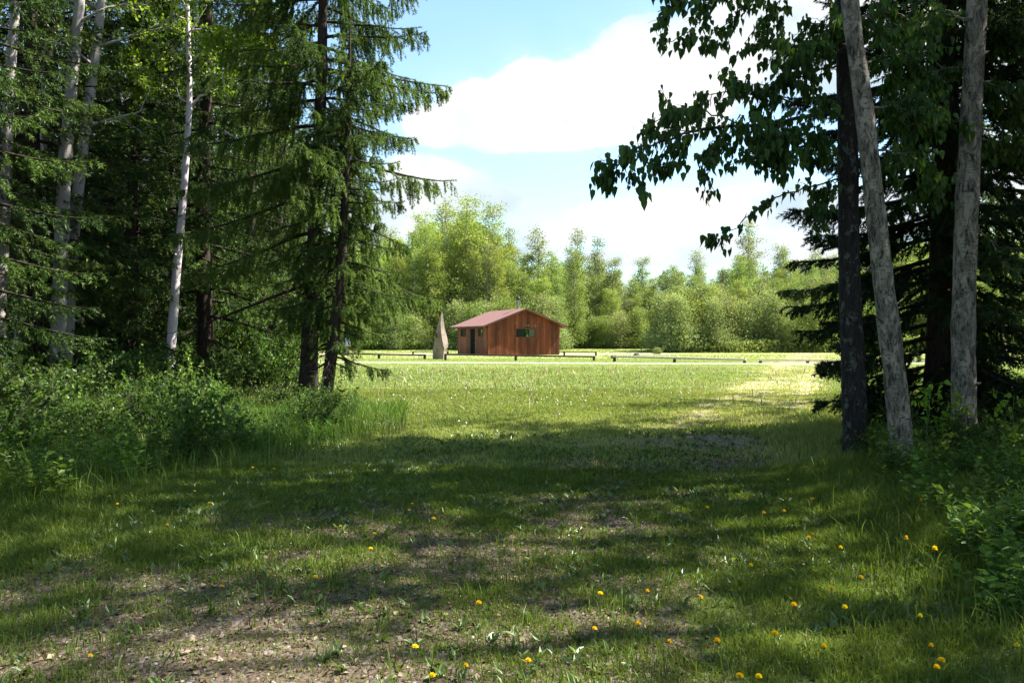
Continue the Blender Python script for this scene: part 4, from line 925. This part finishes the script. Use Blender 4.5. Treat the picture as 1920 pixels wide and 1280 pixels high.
def hg(x, y, rng):
    w = wear(x, y); edge = np.maximum(sstep(1.6, 3.2, x - .10 * y), sstep(2.2, 4.5, -x - .05 * y) * .85)
    base = .045 + .05 * fbm(x, y, 1.5, 31) + .17 * edge * (1 - sstep(13, 18, y)) + .0 * y
    return base * (1 - .55 * w) * rng.uniform(.5, 1.35, len(x))
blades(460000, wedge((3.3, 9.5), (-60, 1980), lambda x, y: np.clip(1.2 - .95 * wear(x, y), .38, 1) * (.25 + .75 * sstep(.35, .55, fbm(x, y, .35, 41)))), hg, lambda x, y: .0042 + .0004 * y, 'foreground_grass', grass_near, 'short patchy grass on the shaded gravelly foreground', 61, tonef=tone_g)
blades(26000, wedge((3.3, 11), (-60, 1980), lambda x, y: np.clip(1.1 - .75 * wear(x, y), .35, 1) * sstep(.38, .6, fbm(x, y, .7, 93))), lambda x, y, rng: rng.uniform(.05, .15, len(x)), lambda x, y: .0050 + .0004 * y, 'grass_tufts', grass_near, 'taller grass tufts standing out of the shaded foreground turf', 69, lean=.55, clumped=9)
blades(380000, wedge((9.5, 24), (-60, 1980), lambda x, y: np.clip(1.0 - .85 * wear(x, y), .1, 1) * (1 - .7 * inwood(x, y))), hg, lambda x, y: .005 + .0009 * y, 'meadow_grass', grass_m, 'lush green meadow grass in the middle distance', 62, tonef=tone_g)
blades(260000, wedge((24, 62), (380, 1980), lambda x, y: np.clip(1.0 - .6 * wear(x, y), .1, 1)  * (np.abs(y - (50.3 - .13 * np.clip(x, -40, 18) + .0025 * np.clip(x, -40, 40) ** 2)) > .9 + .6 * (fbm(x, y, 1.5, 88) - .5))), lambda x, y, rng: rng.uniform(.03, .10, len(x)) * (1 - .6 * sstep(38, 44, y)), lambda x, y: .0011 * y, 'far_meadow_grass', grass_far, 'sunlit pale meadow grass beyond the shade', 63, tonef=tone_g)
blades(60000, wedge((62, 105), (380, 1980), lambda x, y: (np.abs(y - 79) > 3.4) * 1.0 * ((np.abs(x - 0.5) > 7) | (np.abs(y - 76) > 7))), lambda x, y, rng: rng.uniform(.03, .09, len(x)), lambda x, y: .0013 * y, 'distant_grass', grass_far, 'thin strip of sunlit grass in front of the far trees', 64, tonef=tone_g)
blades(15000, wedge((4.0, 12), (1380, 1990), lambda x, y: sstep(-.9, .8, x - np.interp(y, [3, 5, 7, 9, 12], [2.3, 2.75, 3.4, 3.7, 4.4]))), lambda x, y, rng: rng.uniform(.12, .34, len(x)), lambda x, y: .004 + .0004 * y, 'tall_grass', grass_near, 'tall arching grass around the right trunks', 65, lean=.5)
blades(30000, wedge((6.5, 17), (-60, 760), lambda x, y: sstep(-1.5, 1.5, y - np.interp(960 + x / y * F, [-100, 0, 300, 500, 650, 760], [6.2, 6.9, 8.7, 10.3, 12.2, 14.0]))), lambda x, y, rng: rng.uniform(.18, .42, len(x)), lambda x, y: .004 + .0005 * y, 'tall_grass', grass_near, 'tall grass along the front of the left undergrowth', 66, lean=.5)
blades(800, wedge((13, 40), (700, 1560), lambda x, y: 1 - wear(x, y)), lambda x, y, rng: rng.uniform(.15, .34, len(x)), lambda x, y: .0012 * y, 'dry_stalks', M['dry'], 'thin pale dry stalks scattered over the sunlit meadow', 67, lean=.7)
blades(2600, wedge((12.0, 18), (560, 900), lambda x, y: np.exp(-((960 + x / y * F - 700) / 60) ** 2 - ((y - 14) / 1.5) ** 2) * sstep(.4, .6, fbm(x, y, .6, 77))), lambda x, y, rng: rng.uniform(.12, .32, len(x)), lambda x, y: .010 + 0 * y, 'dry_stalks', M['dry'], 'dry straw patch right of the leaning spruce foot', 68, lean=.6)

# low broad leaves (plantain, clover, dandelion rosettes) in the turf: countless
def low_leaves():
    rng = np.random.default_rng(71); lv = Leaves(); n = 9000
    x, y = wedge((3.4, 13), (-60, 1980), lambda x, y: np.clip(1 - .7 * wear(x, y), .2, 1) * sstep(.35, .6, fbm(x, y, .8, 51)))(rng, n)
    k = rng.integers(3, 7, len(x)); ix = np.repeat(np.arange(len(x)), k); m = len(ix)
    a = rng.uniform(0, 6.28, m); pos = np.stack([x[ix] + rng.normal(size=m) * .01, y[ix] + rng.normal(size=m) * .01, gz(x[ix], y[ix]) + .004], -1)
    X = np.stack([np.cos(a), np.sin(a), rng.uniform(.3, 1.8, m)], -1); t = rng.random(len(x))
    lv.add(*leafset(pos, X, rng.uniform(.025, .065, m) * (1 + .04 * y[ix]), LANCE, rng, 1.3, up=np.tile([0, 0, 1.], (m, 1)), tone=np.clip(t[ix] + rng.normal(size=m) * .1, 0, 1)))
    tag(obj('low_weeds', lv.mesh('low_weeds', leaf_mat('weed_leaf', (.04, .075, .014), (.075, .13, .022), (.13, .19, .04), .4, .07, objvar=0))), 'low broad leaved weeds growing through the short foreground turf', 'weeds', kind='stuff')
    # woodland floor plants under both woods
    lv = Leaves(); n = 26000
    d = np.sqrt(rng.uniform(6 ** 2, 34 ** 2, n)); px = rng.uniform(-150, 2100, n); x = (px - 960) / F * d; kk = (inwood(x, d) > .3) & ((x < 0) | (d < 26)); x = x[kk]; y = d[kk]; n = len(x)
    ix = np.repeat(np.arange(n), 7); m = len(ix); a = rng.uniform(0, 6.28, m); hh = rng.uniform(.03, .45, m)
    pos = np.stack([x[ix] + rng.normal(size=m) * .12, y[ix] + rng.normal(size=m) * .12, gz(x[ix], y[ix]) + hh], -1)
    X = np.stack([np.cos(a), np.sin(a), rng.uniform(-.3, .7, m)], -1)
    lv.add(*leafset(pos, X, rng.uniform(.05, .12, m), OV, rng, 1., up=np.tile([0, 0, 1.], (m, 1)), tone=rng.random(m)))
    tag(obj('undergrowth', lv.mesh('undergrowth', M['shrub_leaf'])), 'knee high leafy ground cover on the floor of the woods', 'undergrowth', kind='stuff')
low_leaves()

# fallen leaves, bark flakes and dry grass bits lying in the worn turf
def litter():
    rng = np.random.default_rng(85); lv = Leaves()
    x, y = wedge((3.3, 11), (-60, 1980), lambda x, y: .15 + .85 * sstep(.1, .5, wear(x, y)))(rng, 60000); n = len(x); a = rng.uniform(0, 6.28, n)
    pos = np.stack([x, y, gz(x, y) + rng.uniform(.003, .012, n)], -1)
    lv.add(*leafset(pos, np.stack([np.cos(a), np.sin(a), rng.normal(size=n) * .25], -1), rng.uniform(.012, .042, n), QUAD, rng, rng.uniform(.25, 1.1, n), up=np.tile([0, 0, 1.], (n, 1))))
    tag(obj('leaf_litter', lv.mesh('leaf_litter', leaf_mat('fallen_leaf', (.05, .032, .018), (.12, .082, .048), (.27, .21, .14), .1, .01, objvar=0))), 'brown fallen leaves and flakes lying in the worn foreground turf', 'leaf litter', kind='stuff')
litter()
# brush along the foot of the far trees: one mass
def brush():
    rng = np.random.default_rng(75); lv = Leaves(); n = 60000
    px = rng.uniform(460, 2000, n); d = np.where(px > 1240, rng.uniform(85, 92, n), np.where((px > 1040), rng.uniform(103, 108, n), rng.uniform(96, 101, n))); x = (px - 960) / F * d
    hh = rng.random(n) ** 1.5 * (.6 + 1.6 * fbm(x, d, 3, 66)); pos = np.stack([x, d, gz(x, d) + hh], -1); X = rng.normal(size=(n, 3))
    lv.add(*leafset(pos, X, rng.uniform(.14, .30, n), QUAD, rng, 1., tone=np.clip(fbm(x, d, 2, 5) + rng.normal(size=n) * .15, 0, 1)))
    tag(obj('brush', lv.mesh('brush', M['far_mid'])), 'low tangled brush along the foot of the far treeline', 'brush', kind='stuff')
brush()
# gravel stones
def stones():
    rng = np.random.default_rng(81); n = 42000
    x, y = wedge((3.3, 12), (-60, 1980), lambda x, y: sstep(.3, .8, wear(x, y)) * (1 - .6 * sstep(6, 12, y)))(rng, n); n = len(x)
    t = np.array([[1, 0, 0], [.3, .9, 0], [-.8, .55, 0], [-.8, -.6, 0], [.35, -.9, 0], [.45, .3, .7], [-.35, .25, .75], [-.1, -.4, .65]]); 
    tri = np.array([[0, 1, 5], [1, 6, 5], [1, 2, 6], [2, 3, 6], [3, 7, 6], [3, 4, 7], [4, 0, 7], [0, 5, 7], [5, 6, 7]])
    s = rng.gamma(2.5, .0022, n) + .004; a = rng.uniform(0, 6.28, n)
    v = t[None] * (1 + rng.normal(size=(n, 8, 3)) * .16); v = v * s[:, None, None] * np.array([1, .8, .7])
    c, sn = np.cos(a)[:, None], np.sin(a)[:, None]; vx = v[..., 0] * c - v[..., 1] * sn; vy = v[..., 0] * sn + v[..., 1] * c
    V = np.stack([vx + x[:, None], vy + y[:, None], v[..., 2] + gz(x, y)[:, None] - .001], -1).reshape(-1, 3)
    m, tt, out = nt('gravel_stones'); b = N(tt, 'ShaderNodeBsdfPrincipled'); b.inputs['Roughness'].default_value = .85; b.inputs['Specular IOR Level'].default_value = .2
    at = N(tt, 'ShaderNodeAttribute', attribute_name='tone').outputs['Fac']
    tt.links.new(ramp(tt, at, [(0, (.06, .045, .034)), (.55, (.125, .095, .075)), (.88, (.21, .17, .145)), (1, (.36, .31, .28))]), b.inputs['Base Color']); tt.links.new(b.outputs[0], out.inputs[0])
    i = (np.arange(n) * 8)[:, None, None]
    tag(obj('gravel', make_mesh('gravel', V, [(tri[None] + i).reshape(-1, 3)], [m], tone=np.repeat(rng.random(n), 8))), 'loose pinkish grey gravel showing through the foreground turf', 'gravel', kind='stuff')
    # seed heads: tiny pale balls in the sunlit meadow
    n = 1700; x, y = wedge((12.8, 48), (640, 1700), lambda x, y: np.clip(1 - 1.5 * wear(x, y), 0, 1) * sstep(.35, .6, fbm(x, y, 4, 61)))(rng, n); n = len(x)
    o = np.array([[1, 0, 0], [0, 1, 0], [-1, 0, 0], [0, -1, 0], [0, 0, 1], [0, 0, -1]]); ot = np.array([[0, 1, 4], [1, 2, 4], [2, 3, 4], [3, 0, 4], [1, 0, 5], [2, 1, 5], [3, 2, 5], [0, 3, 5]])
    r = rng.uniform(.012, .022, n); V = (o[None] * r[:, None, None] + np.stack([x, y, gz(x, y) + rng.uniform(.08, .2, n)], -1)[:, None]).reshape(-1, 3)
    tag(obj('seed_heads', make_mesh('seed_heads', V, [(ot[None] + (np.arange(n) * 6)[:, None, None]).reshape(-1, 3)], [simple('white_seed_fluff', (.55, .56, .48), .9, .05)])), 'countless white dandelion seed heads dotted over the sunlit meadow', 'seed heads', kind='stuff')
stones()

# ------------------------------------------------------------------ dandelions
def dandelion_mesh():
    rng = np.random.default_rng(91); tb = Tubes(); tb.add([(0, 0, 0), (.004, .002, .06), (.002, 0, .12)], [.0022, .002, .0022], 5)
    tb.add([(.002, 0, .115), (.002, 0, .122), (.002, 0, .13)], [.003, .008, .009], 8)
    lv = Leaves()
    for ring, (r, el, n, ln) in enumerate(((.002, 1.6, 16, .011), (.003, .9, 22, .016), (.003, .45, 26, .021), (.003, .12, 28, .024))):
        a = np.arange(n) * 2 * math.pi / n + ring; pos = np.stack([.002 + np.cos(a) * r, np.sin(a) * r, np.full(n, .129 + .002 * (3 - ring))], -1)
        lv.add(*leafset(pos, np.stack([np.cos(a), np.sin(a), np.full(n, el)], -1), np.full(n, ln), QUAD, rng, .42, up=np.tile([0, 0, 1.], (n, 1))))
    ym = leaf_mat('dandelion_petal', (.78, .55, .006), (.86, .64, .010), (.9, .72, .03), trans=.25, gloss=.02, objvar=0)
    return [('stalk', tb.mesh('dandelion_stalk', M['stem'])), ('flower_head', lv.mesh('dandelion_flower', ym))]
DM = dandelion_mesh()
dl = [(160,932),(200,930),(222,944),(310,983),(475,876),(512,878),(362,920),(348,908),(395,942),(412,1098),(165,1228),(588,1078),(767,955),(775,943),(811,970),(694,1026),(1214,1108),(1127,1113),(1200,1167),(1117,1178),(1252,1200),(773,1210),(805,1260),(870,1248),(898,1128),(992,1238),(1526,1002),(1515,1006),(1577,1026),(1410,1058),(1328,913),(1325,950),(1432,960),(1475,898),(1527,934),(1471,957),(1698,1009),(1749,1027),(1850,925),(1918,908),(1732,937),(1610,1080),(1560,1100),(1312,1118),(1488,1132),(1588,1131),(1717,1152),(1453,1184),(1346,1199),(1546,1210),(1742,1208),(1757,1234),(1753,1250),(1908,1209),(1388,1264),(1423,1265),(640,985),(700,1000)]
used = set()
for i, (px, py) in enumerate(dl):
    tall = .20 if px > 1640 and py < 1100 else .12
    d = F * (CAMH - tall) / (py - HZ); x = (px - 960) / F * d; z = float(gz(x, d)); want = CAMH - (py - HZ) * d / F
    h = max(.08, want - z); sxy = (.58 if d < 9 else .85) * (.75 + .5 * ((i * 37) % 10) / 10)
    reg = ('in the grass before the left undergrowth' if px < 560 and py < 1000 else 'on the gravelly turf at lower left' if px < 640 else 'in the centre of the worn turf' if px < 1000 and py < 1050 else 'in the lower middle grass' if px < 1280 else 'in the grass before the dark poplar' if py < 1000 and px < 1640 else 'in the leafy right undergrowth' if px > 1640 and py < 1100 else 'in the lower right grass')
    plant('dandelion', DM, (x, d, z - .002), i * 1.7, (sxy, sxy, h / .131), f'small yellow dandelion flower {reg}', 'dandelion', f'dandelions {reg}', tilt=(float(RNG.normal() * .08), float(RNG.normal() * .08)))

# ------------------------------------------------------------------ light
SUN_AZ = 78; SUN_EL = 51
w = bpy.data.worlds.new('World'); scene.world = w; w.use_nodes = True; t = w.node_tree; t.nodes.clear()
wo = t.nodes.new('ShaderNodeOutputWorld')
sky = t.nodes.new('ShaderNodeTexSky'); sky.sky_type = 'NISHITA'; sky.sun_disc = False; sky.sun_elevation = math.radians(SUN_EL); sky.sun_rotation = math.radians(SUN_AZ); sky.air_density = 1.0; sky.dust_density = .4; sky.ozone_density = .3
bg = t.nodes.new('ShaderNodeBackground'); bg.inputs[1].default_value = .078; t.links.new(mixc(t, 1.0, sky.outputs[0], (.84, .99, 1.03), 'MULTIPLY'), bg.inputs[0])
tc = t.nodes.new('ShaderNodeTexCoord'); sp = t.nodes.new('ShaderNodeSeparateXYZ'); t.links.new(tc.outputs['Generated'], sp.inputs[0])
ya = math_(t, 'MAXIMUM', math_(t, 'ABSOLUTE', sp.outputs[1]), .05)
u = math_(t, 'DIVIDE', sp.outputs[0], ya); v = math_(t, 'DIVIDE', sp.outputs[2], ya)
cb = t.nodes.new('ShaderNodeCombineXYZ'); t.links.new(u, cb.inputs[0]); t.links.new(v, cb.inputs[1]); t.links.new(sp.outputs[1], cb.inputs[2])
uv = cb.outputs[0]
n1 = noise(t, uv, 7, 8, .6, .2); n2 = noise(t, uv, 2.6, 5, .55)
def blob(px, py, rx, ry):
    cx, cy = (px - 960) / F, (HZ - py) / F
    a = math_(t, 'MULTIPLY', math_(t, 'SUBTRACT', u, cx), F / rx); b = math_(t, 'MULTIPLY', math_(t, 'SUBTRACT', v, cy), F / ry)
    r2 = math_(t, 'ADD', math_(t, 'MULTIPLY', a, a), math_(t, 'MULTIPLY', b, b))
    return math_(t, 'SUBTRACT', 1, math_(t, 'SQRT', r2))
blobs = [(820, 240, 80, 50), (900, 210, 100, 75), (1010, 185, 120, 90), (1110, 180, 130, 100), (1210, 130, 130, 110), (1230, 160, 150, 95), (1340, 100, 150, 90), (1440, 70, 170, 120), (1560, 60, 190, 150), (1010, 255, 230, 42), (1750, 60, 260, 170),
         (850, 360, 100, 58), (925, 378, 85, 38), (780, 335, 110, 60), (1040, 440, 110, 32), (1180, 410, 170, 45), (1300, 392, 160, 42), (1450, 390, 190, 50), (1620, 400, 220, 60), (1230, 484, 240, 20), (960, 474, 120, 16), (700, 400, 200, 60), (1400, 470, 300, 40), (1850, 330, 200, 120), (540, 330, 200, 90), (250, 200, 300, 60)]
f = blob(*blobs[0])
for b_ in blobs[1:]:
    mx = t.nodes.new('ShaderNodeMath'); mx.operation = 'SMOOTH_MAX'; mx.inputs[2].default_value = .03; t.links.new(f, mx.inputs[0]); t.links.new(blob(*b_), mx.inputs[1]); f = mx.outputs[0]
f = math_(t, 'MAXIMUM', f, -1.0)
back = math_(t, 'LESS_THAN', sp.outputs[1], .05)   # the sky behind has its own scattered clouds
f = math_(t, 'ADD', math_(t, 'MULTIPLY', f, math_(t, 'SUBTRACT', 1, back)), math_(t, 'MULTIPLY', back, math_(t, 'SUBTRACT', n2, .5)))
g = math_(t, 'ADD', f, math_(t, 'MULTIPLY', math_(t, 'SUBTRACT', n1, .56), 1.5))
mask = ramp(t, math_(t, 'ADD', math_(t, 'MULTIPLY', g, .5), .5), [(0, (.06, .06, .06)), (.44, (.13, .13, .13)), (.53, (.24, .24, .24)), (.575, (.80, .80, .80)), (.66, (1, 1, 1))])
hz = math_(t, 'GREATER_THAN', sp.outputs[2], 0)
mask = math_(t, 'MULTIPLY', mask, hz)
cc = ramp(t, noise(t, uv, 5, 6, .55, .3), [(.36, (.62, .77, .88)), (.49, (.86, .93, .98)), (.58, (1.0, 1.0, 1.0))])
cbg = t.nodes.new('ShaderNodeBackground'); cbg.inputs[1].default_value = .29; t.links.new(cc, cbg.inputs[0])
ms = t.nodes.new('ShaderNodeMixShader'); t.links.new(mask, ms.inputs[0]); t.links.new(bg.outputs[0], ms.inputs[1]); t.links.new(cbg.outputs[0], ms.inputs[2]); t.links.new(ms.outputs[0], wo.inputs[0])

sl = bpy.data.lights.new('sun', 'SUN'); sl.energy = 5.0; sl.angle = math.radians(.53); sl.color = (1, .95, .86)
so = bpy.data.objects.new('sun', sl); COL.objects.link(so)
az = math.radians(SUN_AZ); el = math.radians(SUN_EL)
dirv = Vector((math.sin(az) * math.cos(el), math.cos(az) * math.cos(el), math.sin(el)))
so.rotation_euler = dirv.to_track_quat('Z', 'Y').to_euler()

# ------------------------------------------------------------------ camera, render
cam = bpy.data.cameras.new('camera'); cam.sensor_width = 36; cam.lens = F / 1920 * 36; cam.clip_end = 3000; cam.shift_y = (HZ - 640) / 1920
co = bpy.data.objects.new('camera', cam); COL.objects.link(co); co.location = (0, 0, CAMH); co.rotation_euler = (math.pi / 2, 0, 0); scene.camera = co
scene.view_settings.view_transform = 'Standard'; scene.view_settings.look = 'None'; scene.view_settings.exposure = 2.0; scene.view_settings.gamma = 1
c = scene.cycles if hasattr(scene, 'cycles') else None
if c:
    c.max_bounces = 7; c.diffuse_bounces = 4; c.transmission_bounces = 4; c.glossy_bounces = 2; c.use_denoising = True; c.caustics_reflective = False; c.caustics_refractive = False
print('tris', sum(len(m.polygons) for m in bpy.data.meshes))
